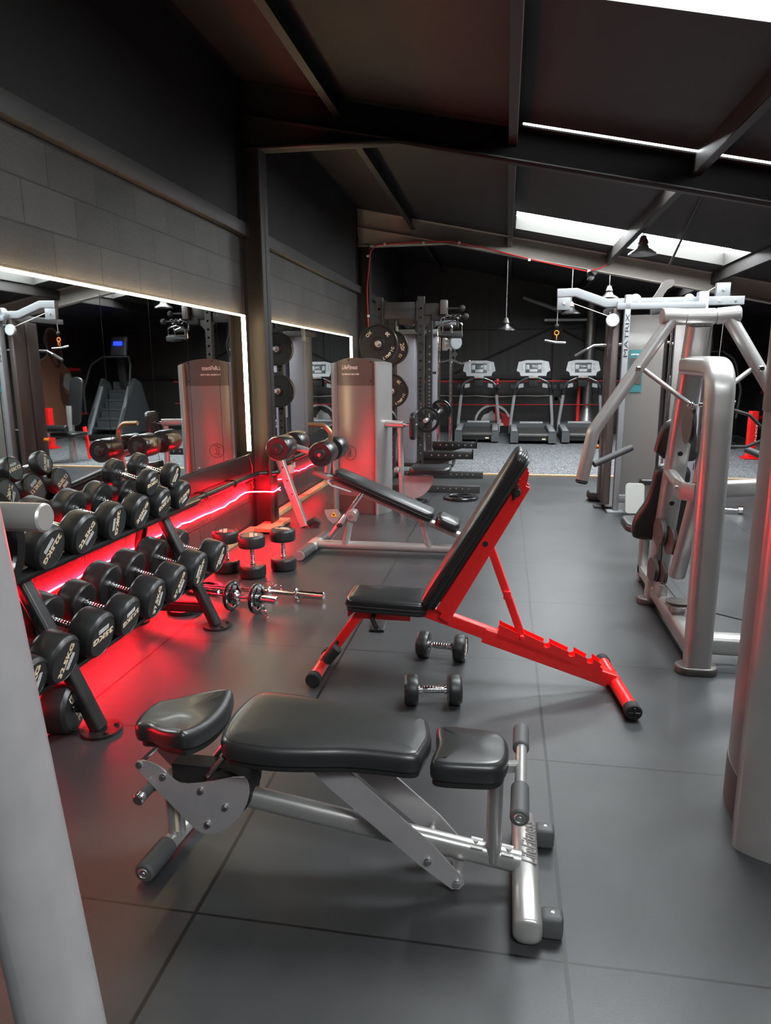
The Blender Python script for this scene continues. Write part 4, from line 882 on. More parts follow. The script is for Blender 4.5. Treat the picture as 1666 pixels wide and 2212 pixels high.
# ================================================================== WEIGHT TOWERS
def weight_tower(name, label, loc, yawdeg, width, height, texts=True, bd=0.035):
    """origin at the middle of the front foot; +y is away from the viewer, x to the right"""
    t = Thing(name, label, 'gym machine', (0, 0, 0)); hw = width/2
    def top(x): return height-0.07*(abs(x)/hw)**2
    # curved front panel
    iw = hw-0.075; n = 18; fr = []
    def bow(x): return -bd*(1-(x/iw)**2)
    rings = []
    for z_ in (0.17, 0.30):
        pass
    xs = [-iw+2*iw*i/n for i in range(n+1)]
    def sheet(z0, z1, dy, m_, nm, parent=None):
        mb = MB(); lo = [V(x, bow(x)+dy, z0) for x in xs]+[V(x, 0.24, z0) for x in reversed(xs)]
        hi = [V(x, bow(x)+dy, (z1(x) if callable(z1) else z1)) for x in xs]+[V(x, 0.24, (z1(x) if callable(z1) else z1)) for x in reversed(xs)]
        mb.loft([lo, hi]); return t.part(nm, mb, m_, parent)
    body = sheet(0.02, height-0.28, 0.0, 'shroud', 'front_shroud')
    sheet(0.0, 0.17, -0.004, 'gunmetal', 'plinth', body)
    hd = sheet(height-0.28, top, -0.004, 'gunmetal', 'header_panel', body)
    for s in (-1, 1):
        # long oval side column with a sloping cap
        sec = [(hw-0.045 + 0.045*math.cos(a), 0.115+0.165*math.sin(a)) for a in [2*PI*k/28 for k in range(28)]]
        sec = [(s*x, y) for x, y in sec]
        lo = [V(x, y, 0.0) for x, y in sec]; hi = [V(x, y, top(x)-0.004) for x, y in sec]
        # flat inner flank reaching the panel
        t.part('side_column', MB().loft([lo, hi]).bx(s*(hw-0.05), s*(iw-0.002), -0.012, 0.24, 0.0, top(iw)-0.012, 0.004), 'silver')
    if texts:
        t.part('lettering', text_mb('LifeFitness', (-0.045, bow(0)-0.0075, height-0.095), (1, 0, 0), (0, 0, 1), 0.19, 0.045, shear=0.3, bold=0.012), 'white', hd)
        t.part('lettering', text_mb('FLY/REAR DELTOID', (-0.035, bow(0)-0.0075, height-0.165), (1, 0, 0), (0, 0, 1), 0.205, 0.017, bold=0.03), 'white', hd)
        for x, z_ in ((-0.24, height-0.07), (0.0-0.06, height-0.025), (0.19, height-0.045), (-0.235, height-0.235), (0.19, height-0.235)):
            t.part('screw', MB().cyl((x, bow(x)-0.006, z_), (x, bow(x)-0.009, z_), 0.009, 14), 'blackm', hd)
        e = MB().torus((-0.06, bow(0)-0.003, 0.63), (0, 1, 0), 0.075, 0.003, 40, 6)
        for a, b in (((-0.10, 0.66), (-0.03, 0.69)), ((-0.07, 0.69), (-0.085, 0.58)), ((-0.085, 0.58), (-0.03, 0.60)), ((-0.05, 0.66), (-0.06, 0.60))):
            e.tube([(a[0], bow(0)-0.003, a[1]), (b[0], bow(0)-0.003, b[1])], 0.0035, 6)
        t.part('emblem', e, 'gunmetal', body)
    t.o.location = Vector(loc); t.o.rotation_euler = (0, 0, math.radians(yawdeg)); return t
wt = weight_tower('weight_tower', 'silver weight tower machine with dark header, cream script and black side pads, by the mirrors', (-1.515, 7.13, 0), -20, 0.61, 1.60)
weight_tower('weight_tower', 'large silver and grey weight tower cut by the right edge of the photo', (0.905, 2.42, 0), -109, 0.74, 1.64, texts=False, bd=0.085)

# arm, pads and quarter plate of the machine with the tower
dm = wt; dm.inv = (Matrix.Translation(wt.o.location) @ wt.o.rotation_euler.to_matrix().to_4x4()).inverted()
dm.part('post', MB().sweep([(-1.02, 7.05, 0.0), (-1.045, 7.05, 0.90)], oval(0.06, 0.06, 20), (0, 1, 0)), 'silver')
dm.part('cross_arm', MB().sweep([(-1.20, 7.12, 0.935), (-1.0, 7.05, 0.935)], rrect(0.07, 0.07, 0.025), (0, 0, 1)), 'silver')
dm.part('pad_rod', MB().cyl((-1.0, 7.05, 0.93), (-0.86, 7.02, 0.93), 0.014, 14), 'chrome')
dm.part('chest_pad', MB().pad(rr_out(0.27, 0.22, 0.05), (-0.875, 7.02, 0.92), (0, 0, 1), (0, 1, 0), -0.0 or 0.06, 0.025, 0.004, it=0), 'leather2')
dm.part('seat_pad', MB().pad(rr_out(0.42, 0.30, 0.06), (-0.73, 7.05, 0.44), (1, 0, 0), (0, 1, 0), 0.075, 0.03, 0.004, it=0), 'leather2')
dm.part('quarter_plate', MB().prism([(-0.30, 0.17), (0.0, 0.17)]+[(0.0+0.0-0.24+0.24*math.cos(a), 0.17-0.24*math.sin(a)) for a in [PI/2*i/10 for i in range(1, 11)]]+[(-0.30, -0.07)], (-0.70, 7.05, 0.24), (1, 0, 0), (0, 0, 1), 0.02), 'silver_worn')
dm.part('seat_support', MB().bx(-0.99, -0.95, 7.10, 7.14, 0.0, 0.44, 0.01), 'gunmetal')
dm.part('roller', MB().cyl((-1.10, 7.0, 0.47), (-1.05, 7.0, 0.47), 0.028, 20, 0.006), 'silver')

# ================================================================== DECLINE SIT-UP BENCH
YS = 5.5
db = Thing('decline_bench', 'silver decline bench with sloping black pad and foam leg rollers', 'bench', (-0.95, YS, 0))
PA, PB = V(-1.345, YS, 0.675), V(-0.535, YS, 0.335)
du2 = (PB-PA).normalized(); up2 = V(-du2.z, 0, du2.x)
if up2.z < 0: up2 = -up2
def pad_on(c, u, n, L_, W_, th, r, rc_, m='leather2', parent=None, nm='back_pad', T=None, crown=0.005):
    v = n.cross(u); T = T or db
    return T.part(nm, MB().pad(rr_out(L_, W_, rc_), tuple(c), tuple(u), tuple(v), th, r, crown, it=0), m, parent)
p = pad_on((PA+PB)/2-up2*0.035, du2, up2, (PB-PA).length, 0.27, 0.06, 0.025, 0.07)
m_ = frame((PA+PB)/2-up2*0.035, du2, up2.cross(du2)); q = rr_out((PB-PA).length+0.002, 0.272, 0.07)
db.part('piping', MB().tube([m_ @ Vector((x, y, 0.018)) for x, y in q]+[m_ @ Vector((*q[0], 0.018))], 0.003, 6, cap=False), 'board', p)
db.part('pad_base', MB().pad(rr_out((PB-PA).length-0.02, 0.25, 0.06), tuple((PA+PB)/2-up2*0.052), tuple(du2), tuple(up2.cross(du2)), 0.02, 0.004, 0, it=0), 'board', p)
SC_ = PB+du2*0.125-up2*0.022
p = pad_on(SC_-up2*0.015, du2, up2, 0.20, 0.25, 0.07, 0.03, 0.05, nm='seat_pad')
db.part('pad_base', MB().pad(rr_out(0.18, 0.23, 0.05), tuple(SC_-up2*0.03), tuple(du2), tuple(up2.cross(du2)), 0.02, 0.004, 0, it=0), 'board', p)
TA, TB = PA-du2*0.17-up2*0.075, PB+du2*0.27-up2*0.075
db.part('pad_rail', MB().sweep([TA, TB], oval(0.05, 0.06, 20), tuple(up2)), 'silver')
db.part('end_pin', MB().cyl(TB, TB+du2*0.05, 0.011, 12), 'chrome')
db.part('side_loop', MB().tube([PA+V(0.0, -0.05, -0.07), PA+V(-0.05, -0.12, -0.06), PA+V(0.0, -0.14, -0.10), PA+du2*0.16+V(0, -0.10, -0.09)], 0.009, 10, 0.03), 'silver_worn')
db.part('base_beam', MB().sweep([(-1.52, YS, 0.055), (-0.20, YS, 0.055)], oval(0.07, 0.075, 24), (0, 0, 1)), 'silver')
cf = db.part('rear_foot_bar', MB().sweep([(-1.555, 5.42, 0.045), (-1.545, 5.62, 0.045)], rrect(0.09, 0.08, 0.03), (0, 0, 1)), 'silver')
pieces(db, 'rubber_sleeve', [MB().sweep([(-1.575, 5.17, 0.042), (-1.556, 5.42, 0.042)], rrect(0.095, 0.078, 0.034), (0, 0, 1)), MB().sweep([(-1.545, 5.62, 0.042), (-1.53, 5.86, 0.042)], rrect(0.095, 0.078, 0.034), (0, 0, 1))], 'grip', cf)
pieces(db, 'end_cap', [MB().sweep([(-1.577, 5.155, 0.042), (-1.575, 5.17, 0.042)], rrect(0.09, 0.074, 0.034), (0, 0, 1))], 'silver_worn', cf)
db.part('front_foot_bar', MB().sweep([(-0.205, 5.2, 0.045), (-0.205, 5.8, 0.045)], rrect(0.07, 0.08, 0.03), (0, 0, 1)), 'silver')
ri = db.part('riser', MB().sweep([(-1.275, YS, 0.07), (-1.225, YS, 0.31)], oval(0.06, 0.08, 20), (0, 1, 0)), 'silver')
db.part('pivot', MB().cyl((-1.21, YS-0.05, 0.315), (-1.21, YS+0.05, 0.315), 0.045, 24, 0.004).bx(-1.25, -1.18, YS-0.04, YS+0.04, 0.26, 0.33, 0.008), 'silver', ri)
db.part('bolt', MB().bolt((-1.21, YS-0.05, 0.315), (0, -1, 0), 0.014, 0.01), 'steel', ri)
ri2 = db.part('riser', MB().sweep([(-0.575, YS, 0.07), (-0.62, YS, 0.27)], oval(0.06, 0.075, 20), (0, 1, 0)).bx(-0.655, -0.59, YS-0.04, YS+0.04, 0.24, 0.31, 0.008), 'silver')
db.part('bolt', MB().bolt((-0.62, YS-0.04, 0.29), (0, -1, 0), 0.014, 0.01), 'steel', ri2)
db.part('telescopic_post', MB().cyl((-1.37, YS-0.02, 0.16), (-1.11, YS-0.02, 0.52), 0.017, 16), 'chrome')
db.part('post_sleeve', MB().sweep([(-1.395, YS-0.02, 0.125), (-1.26, YS-0.02, 0.31)], oval(0.05, 0.055, 20), (0, 1, 0), round_end=0.01), 'silver')
db.part('pop_pin', MB().cyl((-1.30, YS-0.05, 0.235), (-1.315, YS-0.09, 0.24), 0.018, 16, 0.004), 'blackm')
wl = db.part('tag_plate', MB().prism([(-0.08, 0.06), (0.03, 0.07), (0.06, 0.02), (0.02, -0.04), (-0.01, -0.055), (-0.05, -0.02), (-0.075, 0.03)], (-1.355, YS-0.05, 0.30), (1, 0, 0), (0, 0, 1), 0.004), 'platew')
db.part('warning_triangle', MB().prism([(-0.028, -0.005), (0.024, -0.005), (-0.002, 0.042)], (-1.355, YS-0.054, 0.31), (1, 0, 0), (0, 0, 1), 0.003), 'yellow', wl)
db.part('warning_mark', MB().box((-1.357, YS-0.0565, 0.322), (0.018, 0.002, 0.012), bev=0.0005), 'blackm', wl)
R1, R2_ = V(-1.735, YS, 0.885), V(-1.395, YS, 0.845)
db.part('roller_arm', MB().sweep([R1, R1.lerp(R2_, 0.85)+V(0.02, 0, -0.06), (-1.40, YS, 0.76)], rrect(0.05, 0.055, 0.018), (0, 1, 0), 0.04).sweep([(-1.42, YS, 0.66), (-1.395, YS, 0.84)], rrect(0.05, 0.05, 0.018), (0, 1, 0)), 'silver')
for c in (R1, R2_):
    db.part('roller_axle', MB().cyl(c+V(0, -0.33, 0), c+V(0, 0.33, 0), 0.014, 14), 'chrome')
    for s in (-1, 1):
        a, b = sorted((s*0.07, s*0.31)); L_ = b-a
        ro = db.part('foam_roller', MB().lathe([(0, 0), (0.045, 0.0), (0.048, 0.006), (0.088, 0.004), (0.096, 0.02), (0.096, L_-0.02), (0.088, L_-0.004), (0.048, L_-0.006), (0.045, L_), (0, L_)], c+V(0, a, 0), (0, 1, 0), 36), 'leather2')
        db.part('roller_cap', MB().lathe([(0, 0), (0.038, 0), (0.044, 0.006), (0.044, 0.02)], c+V(0, s*0.315, 0), (0, -s, 0), 24), 'blackm', ro)
db.part('hand_bar', MB().tube([(-1.392, YS+0.02, 0.86), (-1.385, YS+0.02, 0.99), (-1.44, YS+0.02, 1.045), (-1.57, YS+0.02, 1.05)], 0.019, 14, 0.06), 'sleeve_br')

# silver rail leaning on the wall
ln = Thing('leaning_rail', 'square silver steel rail with holes leaning against the wall behind the foam rollers', 'rail', (-1.86, 6.38, 0))
la, lb_ = V(-1.87, 6.33, 0.01), V(-2.24, 6.42, 0.98)
ln.part('rail', MB().sweep([la, lb_], rrect(0.075, 0.075, 0.008), (0, 1, 0)), 'silver')
for f in (0.32, 0.45, 0.58): ln.part('hole', MB().cyl(la.lerp(lb_, f)+V(0.01, -0.0385, 0), la.lerp(lb_, f)+V(0.01, -0.0395, 0), 0.009, 12), 'blackm')
ln.part('foot_bracket', MB().box((-1.80, 6.36, 0.05), (0.09, 0.07, 0.06), Matrix.Rotation(D(-30), 3, 'Y'), 0.01).cyl((-1.76, 6.33, 0.035), (-1.76, 6.40, 0.035), 0.034, 16), 'blackm')

# ================================================================== POWER RACK
pr = Thing('power_rack', 'dark grey power rack with perforated uprights and bumper plates on its pegs', 'rack', (-1.25, 9.0, 0))
def upright(x, y, h, parent=None):
    w = 0.075; t_ = 0.005; mb = MB()
    for s in (-1, 1):
        mb.bx(x+s*w/2-t_/2, x+s*w/2+t_/2, y-w/2, y+w/2, 0, h)
        yf = y+s*w/2
        mb.bx(x-w/2, x-0.0125, yf-t_/2, yf+t_/2, 0, h); mb.bx(x+0.0125, x+w/2, yf-t_/2, yf+t_/2, 0, h)
        z_ = 0.0; hole = 0.26
        while z_ < h:
            nxt = hole if hole < h-0.12 else h+1
            mb.bx(x-0.0125, x+0.0125, yf-t_/2, yf+t_/2, z_, min(nxt, h)); z_ = nxt+0.025
            hole += 0.05 if 0.95 < hole < 1.35 else 0.10
            if z_ > h: break
    return pr.part('upright', mb, 'rack')
X1, X2, YA, YZ, HR = -1.495, -1.0, 8.45, 9.6, 2.31
for (x, y) in ((X1, YA), (X2, YA), (X1-0.03, YZ), (X2-0.02, YZ)): upright(x, y, HR)
for y in (YA, YZ):
    cb = pr.part('cross_beam', MB().bx(X1+0.04, X2-0.04, y-0.035, y+0.035, HR-0.25, HR-0.06, 0.004).bx(X1+0.035, X1+0.05, y-0.06, y+0.06, HR-0.27, HR-0.05).bx(X2-0.05, X2-0.035, y-0.06, y+0.06, HR-0.27, HR-0.05), 'rack')
    pr.part('lettering', text_mb('DIVERSITY' if False else 'UNRSITE', ((X1+X2)/2+0.06, y-0.037, HR-0.15), (1, 0, 0), (0, 0, 1), 0.30, 0.045, bold=0.02), 'blackm', cb)
for x in (X1, X2):
    pieces(pr, 'side_beam', [MB().bx(x-0.035, x+0.035, YA+0.04, YZ-0.04, HR-0.16, HR-0.09, 0.004), MB().bx(x-0.035, x+0.035, YA+0.04, YZ-0.04, 0.03, 0.10, 0.004)], 'rack')
for y in (YA, YZ):
    ft = pr.part('foot_beam', MB().bx(X1-0.05, -0.27, y-0.04, y+0.04, 0.0, 0.085, 0.004), 'rack')
    for i in range(6): pr.part('hole', MB().cyl((-0.78+i*0.075, y-0.0405, 0.05), (-0.78+i*0.075, y-0.0412, 0.05), 0.009, 10), 'steel', ft)
    sa = pr.part('spotter_arm', MB().bx(X2+0.03, -0.36, y-0.035, y+0.035, 0.41, 0.50, 0.004).bx(-0.375, -0.36, y-0.035, y+0.035, 0.41, 0.53, 0.002).prism([(0, 0), (0.40, 0), (0.30, -0.03), (0.0, -0.13)], (X2+0.04, y, 0.41), (1, 0, 0), (0, 0, 1), 0.012), 'black')
    for i in range(6): pr.part('hole', MB().cyl((-0.86+i*0.085, y-0.0355, 0.455), (-0.86+i*0.085, y-0.0362, 0.455), 0.01, 10), 'steel', sa)
pr.part('gusset_beam', MB().bx(X2+0.04, X2+0.24, YA-0.03, YA+0.03, HR-0.21, HR-0.08, 0.004).prism([(0, 0), (0.16, 0), (0, -0.16)], (X2+0.035, YA, HR-0.20), (1, 0, 0), (0, 0, 1), 0.02), 'rack')
pr.part('pull_up_bar', MB().tube([(X1, YA+0.3, HR-0.12), (X2, YA+0.3, HR-0.12)], 0.016, 12), 'chrome')
for (x, y, z_) in ((X1, YA-0.04, 1.775), (X1, YA-0.04, 0.83), (X1-0.03, YZ-0.04, 1.76), (X1-0.03, YZ-0.04, 1.19)):
    pr.part('plate_peg', MB().cyl((x+0.005, y, z_), (x+0.005, y-0.20, z_), 0.025, 20, 0.003), 'steel')
def bumper(label, c, items, gold='gold'):
    t, X_, Y_, body = iron_plate('bumper_plate', label, c, (0, -1, 0), 0.228, 0.085, 'black bumper plates on the power rack', spokes=False, m='rubber_face')
    plate_text(t, body, c, (0, -1, 0), 0.228, 0.085, items, gold)
bumper('bumper plate on the near upper peg of the power rack, above the silver tower', (X1+0.005, YA-0.10, 1.772), [('LYMPIC', -42, 0.78, 0.034, 'arc'), ('XO', 135, 0.70, 0.04, 1), ('20', 45, 0.68, 0.04, 1)])
bumper('bumper plate low on the near peg, half behind the silver tower', (X1+0.005, YA-0.10, 0.827), [('15', -40, 0.62, 0.05, 1), ('15', 140, 0.62, 0.05, 1)], 'orange')
bumper('bumper plate numbered 20 on the far upper peg of the power rack', (X1-0.025, YZ-0.10, 1.757), [('20', 8, 0.66, 0.06, -1), ('5', -10, 0.7, 0.04, 1), ('15', -40, 0.7, 0.04, 1)], 'gold')
bumper('bumper plate on the far lower peg of the power rack', (X1-0.025, YZ-0.10, 1.187), [('LYMPIC', -42, 0.78, 0.034, 'arc'), ('20', 50, 0.68, 0.04, 1)])
# barbell on the hooks with an iron plate at each end
bb = Thing('barbell', 'steel barbell held across the power rack beside the black chest pad', 'barbell', (-0.885, 9.0, 0.9))
bb.part('bar', MB().cyl((-0.885, 8.1, 0.905), (-0.885, 10.05, 0.905), 0.014, 16), 'steel')
pieces(bb, 'sleeve', [MB().cyl((-0.885, 7.92, 0.905), (-0.885, 8.28, 0.905), 0.025, 20, 0.003), MB().cyl((-0.885, 9.78, 0.905), (-0.885, 10.15, 0.905), 0.025, 20, 0.003)], 'steel')
for y in (YA, YZ): pr.part('bar_hook', MB().bx(X2+0.035, -0.85, y-0.03, y+0.03, 0.86, 0.89, 0.003).bx(-0.862, -0.85, y-0.03, y+0.03, 0.86, 0.94, 0.002), 'black')
iron_plate('weight_plate', 'black spoked iron plate on the near end of the barbell', (-0.885, 8.12, 0.905), (0, -1, 0), 0.15, 0.03)
iron_plate('weight_plate', 'black spoked iron plate on the far end of the barbell', (-0.885, 9.86, 0.905), (0, -1, 0), 0.15, 0.03)
iron_plate('weight_plate', 'large flat black iron plate lying on the floor before the power rack', (-0.47, 8.02, 0.018), (0, 0, 1), 0.20, 0.034)
iron_plate('weight_plate', 'small flat black iron plate lying by the foot of the silver post', (-0.93, 7.75, 0.014), (0, 0, 1), 0.10, 0.025)
# cable attachments hung on the rack
ah = Thing('attachment_hanger', 'cluster of black cable handles hanging at the top right of the power rack', 'handles', (-0.66, 8.45, 2.0))
ah.part('bracket', MB().bx(-0.77, -0.69, 8.36, 8.50, 2.10, 2.26, 0.006), 'gunmetal')
for dz, dx, dy in ((0.0, 0.0, 0.0), (-0.10, 0.05, -0.1)):
    hb = ah.part('ball_peg', MB().cyl((-0.70+dx, 8.42+dy, 2.165+dz), (-0.53+dx, 8.40+dy, 2.165+dz), 0.011, 12), 'blackm')
    ah.part('ball', MB().ball((-0.52+dx, 8.40+dy, 2.165+dz), 0.036, 20), 'blackm', hb)
for i, (x, z_, w) in enumerate(((-0.66, 2.0, 0.2), (-0.62, 1.93, 0.22), (-0.70, 1.90, 0.16))):
    hd = ah.part('handle', MB().tube([(x-w/2, 8.38-i*0.05, z_-0.04), (x-w/2, 8.38-i*0.05, z_+0.06), (x, 8.38-i*0.05, z_+0.09), (x+w/2, 8.38-i*0.05, z_+0.06), (x+w/2, 8.38-i*0.05, z_-0.04)], 0.008, 8, 0.03), 'chrome')
    ah.part('handle_grip', MB().cyl((x-w/2, 8.38-i*0.05, z_-0.04), (x+w/2, 8.38-i*0.05, z_-0.04), 0.019, 16, 0.003), 'blackm', hd)
ah.part('strap_block', MB().box((-0.60, 8.3, 1.86), (0.2, 0.06, 0.07), bev=0.02).box((-0.80, 8.45, 2.08), (0.16, 0.08, 0.10), bev=0.02), 'blackm')
pieces(ah, 'hook', [MB().torus((-0.68+0.06*i, 8.35, 2.07), (0, 1, 0), 0.028, 0.004, 18, 6) for i in range(3)], 'chrome')

# ================================================================== CABLE STATION BEHIND THE RACK
cs = Thing('cable_crossover', 'pale grey cable crossover tower with chrome guide rods behind the power rack', 'gym machine', (-1.3, 10.8, 0))
cs.part('weight_shroud', MB().bx(-1.62, -1.34, 10.6, 10.95, 0.03, 1.98, 0.02), 'greylilac')
cs.part('weight_shroud', MB().bx(-1.20, -1.02, 10.85, 11.1, 0.03, 1.98, 0.02), 'greylilac')
cs.part('top_cap', MB().bx(-1.66, -1.0, 10.56, 11.12, 1.98, 2.05, 0.01), 'aluf')
cs.part('base_frame', MB().bx(-1.66, -0.75, 10.56, 11.12, 0.0, 0.06, 0.01), 'black')
for x in (-0.985, -0.80):
    cs.part('guide_rod', MB().cyl((x, 10.6, 0.05), (x, 10.6, 2.12), 0.026, 18), 'chrome')
cs.part('rod_top', MB().bx(-1.05, -0.74, 10.55, 10.65, 2.10, 2.17, 0.01), 'aluf')
pu = cs.part('pulley_carriage', MB().cyl((-0.89, 10.5, 1.83), (-0.74, 10.5, 1.83), 0.07, 20, 0.01).bx(-0.93, -0.86, 10.5, 10.62, 1.74, 1.92, 0.01), 'steel')
cs.part('pulley_disc', MB().cyl((-0.745, 10.42, 1.85), (-0.715, 10.38, 1.85), 0.10, 28, 0.008), 'aluf', pu)
cs.part('snap_link', MB().torus((-0.735, 10.4, 1.68), (0, 1, 0), 0.025, 0.005, 16, 6).cyl((-0.735, 10.4, 1.75), (-0.735, 10.4, 1.60), 0.006, 8), 'chrome', pu)
cs.part('curl_bar', MB().tube([(-0.93, 10.4, 1.58), (-0.84, 10.4, 1.60), (-0.735, 10.4, 1.59), (-0.64, 10.4, 1.55), (-0.52, 10.4, 1.585)], 0.013, 12, 0.04, round_end=0.01), 'chrome', pu)
cs.part('side_handle', MB().tube([(-1.02, 10.55, 1.42), (-1.18, 10.55, 1.42), (-1.22, 10.55, 1.36), (-1.22, 10.55, 0.72), (-1.17, 10.55, 0.66)], 0.018, 12, 0.05), 'blackm')
cs.part('instruction_card', MB().bx(-1.30, -1.24, 10.58, 10.585, 0.75, 1.0), 'muralw')
cs.part('yellow_pin', MB().cyl((-1.10, 10.5, 0.78), (-1.10, 10.42, 0.78), 0.03, 16, 0.004), 'yellow')
cs.part('curved_tube', MB().tube([(-1.62, 10.5, 1.9), (-1.60, 10.5, 2.18), (-1.48, 10.5, 2.22)], 0.03, 14, 0.1), 'silver')
cs.part('ankle_plate', MB().cyl((-0.80, 10.45, 0.30), (-0.80, 10.43, 0.30), 0.11, 24), 'steel')
pieces(cs, 'top_roller', [MB().cyl((-1.40+0.16*i, 10.3, 2.12-0.07*(i % 2)), (-1.40+0.16*i, 10.45, 2.12-0.07*(i % 2)), 0.075, 20, 0.01) for i in range(3)], 'blackm')

# ================================================================== CHEST PRESS ON THE RIGHT
PX = 0.968
cpx = Thing('chest_press', 'silver press machine with swinging tube arms and black pads on the right', 'gym machine', (PX, 4.0, 0))
sec_c = rrect(0.125, 0.10, 0.035, 5)
cpx.part('front_column', MB().sweep([(PX+0.012, 3.47, 0.03), (PX+0.005, 3.47, 1.49), (PX+0.005, 4.02, 1.50)], rrect(0.10, 0.125, 0.035, 5), (1, 0, 0), 0.13, 8), 'silver')
bt0, bt1 = V(PX+0.012, 4.53, 0.03), V(PX+0.005, 3.93, 1.71)
bc = cpx.part('back_column', MB().sweep([bt0, bt1], rrect(0.12, 0.11, 0.03, 5), (1, 0, 0)), 'silver')
bdv = (bt1-bt0).normalized(); bn = V(0, -bdv.z, bdv.y)
if bn.y > 0: bn = -bn
for f in (0.685, 0.60, 0.42, 0.30): 
    c = bt0.lerp(bt1, f)+bn*0.0605
    cpx.part('hole', MB().cyl(c, c+bn*0.0012, 0.0145, 18), 'blackm', bc)
for y in (3.47, 4.53):
    cpx.part('rubber_foot', MB().pad([(x, yy_) for x, yy_ in oval(0.20, 0.12, 24)], (PX+0.01, y, 0.0), (1, 0, 0), (0, 1, 0), 0.04, 0.01, 0.0, it=0), 'gunmetal')
cpx.part('base_beam', MB().sweep([(PX+0.012, 3.50, 0.105), (PX+0.012, 4.52, 0.105)], rrect(0.085, 0.10, 0.03, 5), (0, 0, 1)), 'silver')
cpx.part('cross_base', MB().sweep([(PX+0.05, 3.62, 0.10), (2.0, 3.62, 0.10)], rrect(0.10, 0.105, 0.03, 5), (0, 0, 1)), 'silver')
cpx.part('side_beam', MB().sweep([(PX+0.05, 4.0, 0.83), (2.0, 4.25, 0.86)], rrect(0.08, 0.09, 0.02, 5), (0, 0, 1)), 'silver')
tb = cpx.part('pivot_tube', MB().cyl((PX-0.07, 3.90, 1.745), (PX+0.07, 3.90, 1.745), 0.041, 32, 0.002), 'silver')
pieces(cpx, 'swing_hub', [MB().cyl((PX-0.072, 3.90, 1.745), (PX-0.19, 3.885, 1.75), 0.041, 32, 0.004), MB().cyl((PX+0.072, 3.90, 1.745), (PX+0.19, 3.885, 1.755), 0.041, 32, 0.008)], 'silver')
for s, nm in ((-1, 'left'), (1, 'right')):
    top_ = V(PX+s*0.135, 3.89, 1.74); kn = V(PX+s*0.50, 3.86, 1.16); en = V(PX+s*0.545, 3.86, 0.90)
    a_ = cpx.part('swing_arm', MB().tube([top_, kn, en], 0.034, 22, 0.09), 'silver')
    cpx.part('end_cap', MB().cyl(en, en+(en-kn).normalized()*0.02, 0.034, 22, 0.008), 'blackm', a_)
    g0 = V(PX+s*0.52, 3.85, 0.975)
    cpx.part('hand_grip', MB().cyl(g0+V(-s*0.03, 0.0, 0.01), g0+V(-s*0.235, 0.08, 0.095), 0.0175, 20, 0.003), 'grip', a_)
    mid_ = top_.lerp(kn, 0.44)
    cpx.part('arm_bolt', MB().cyl(mid_+V(0, -0.036, 0), mid_+V(0, -0.045, 0), 0.014, 16, 0.003), 'chrome', a_)
    e0 = mid_+V(-s*0.03, 0, 0); e1 = V(PX-s*0.0-s*(-0.0)+s*0.035, 3.80, 1.305)
    rd_ = cpx.part('push_rod', MB().cyl(e0, e1, 0.0125, 16), 'silver')
    cpx.part('rod_end', MB().ball(e1, 0.018, 16).cyl(e1, e1+V(s*-0.0, -0.0, -0.0)+V(-s*0.03, 0, 0), 0.01, 12), 'chrome', rd_)
cpx.part('yoke_plate', MB().prism(chaikin([(-0.02, 0.06), (0.02, 0.06), (0.03, -0.12), (-0.02, -0.12)]), (PX+0.02, 3.76, 1.27), (0, 1, 0), (0, 0, 1), 0.01), 'silver')
cpx.part('lever_tube', MB().sweep([(PX+0.045, 3.66, 1.13), (PX+0.02, 4.02, 0.34)], oval(0.075, 0.09, 22), (1, 0, 0)), 'silver')
cpx.part('lever_link', MB().cyl((PX+0.0, 3.70, 1.20), (PX+0.08, 3.70, 1.20), 0.026, 18, 0.004).cyl((PX+0.0, 3.73, 1.13), (PX+0.08, 3.73, 1.13), 0.024, 18, 0.004).cyl((PX+0.02, 3.78, 1.32), (PX+0.16, 3.74, 1.32), 0.011, 12), 'grip')
cpx.part('bracket_stub', MB().cyl((PX-0.02, 4.2, 0.90), (PX-0.02, 3.90, 0.86), 0.033, 20), 'silver')
ub = []
for a, b in (((-0.055, 3.93), (-0.055, 3.78)), ((-0.055, 3.78), (0.0, 3.72)), ((0.0, 3.72), (0.07, 3.72)), ((0.07, 3.72), (0.09, 3.80))): ub.append((a, b))
um = MB()
for a, b in ub: um.sweep([(PX+a[0], a[1], 0.865), (PX+b[0], b[1], 0.865)], rrect(0.006, 0.095, 0.002, 2), (0, 0, 1))
cpx.part('u_bracket', um, 'silver')
cpx.part('bolt', MB().bolt((PX-0.058, 3.86, 0.87), (-1, 0, 0), 0.008, 0.01), 'steel')
def pulley(c, ax, R_, nm='pulley'):
    c = Vector(c); return cpx.part(nm, MB().lathe([(0, -0.014), (R_*0.3, -0.016), (R_*0.9, -0.012), (R_, -0.012), (R_*0.88, 0), (R_, 0.012), (R_*0.9, 0.012), (R_*0.3, 0.016), (0, 0.014)], c, ax, 32), 'gunmetal')
pulley((PX-0.02, 3.86, 1.20), (1, 0.0, 0), 0.10); pulley((PX-0.035, 4.27, 0.53), (1, 0.12, 0), 0.085); pulley((PX+0.01, 4.19, 0.50), (1, 0.12, 0), 0.085)
pulley((PX-0.045, 4.33, 0.28), (1, 0.12, 0), 0.075); pulley((PX-0.005, 4.28, 0.275), (1, 0.12, 0), 0.075)
pulley((PX+0.02, 3.93, 0.205), (0, 0.05, 1), 0.075); pulley((1.45, 3.62, 0.27), (1, 0.4, 0.0), 0.09)
pieces(cpx, 'pulley_bracket', [MB().bx(PX-0.03, PX+0.02, 4.2, 4.36, 0.14, 0.22, 0.004), MB().bx(PX-0.02, PX+0.05, 3.9, 3.96, 0.15, 0.19, 0.004)], 'silver')
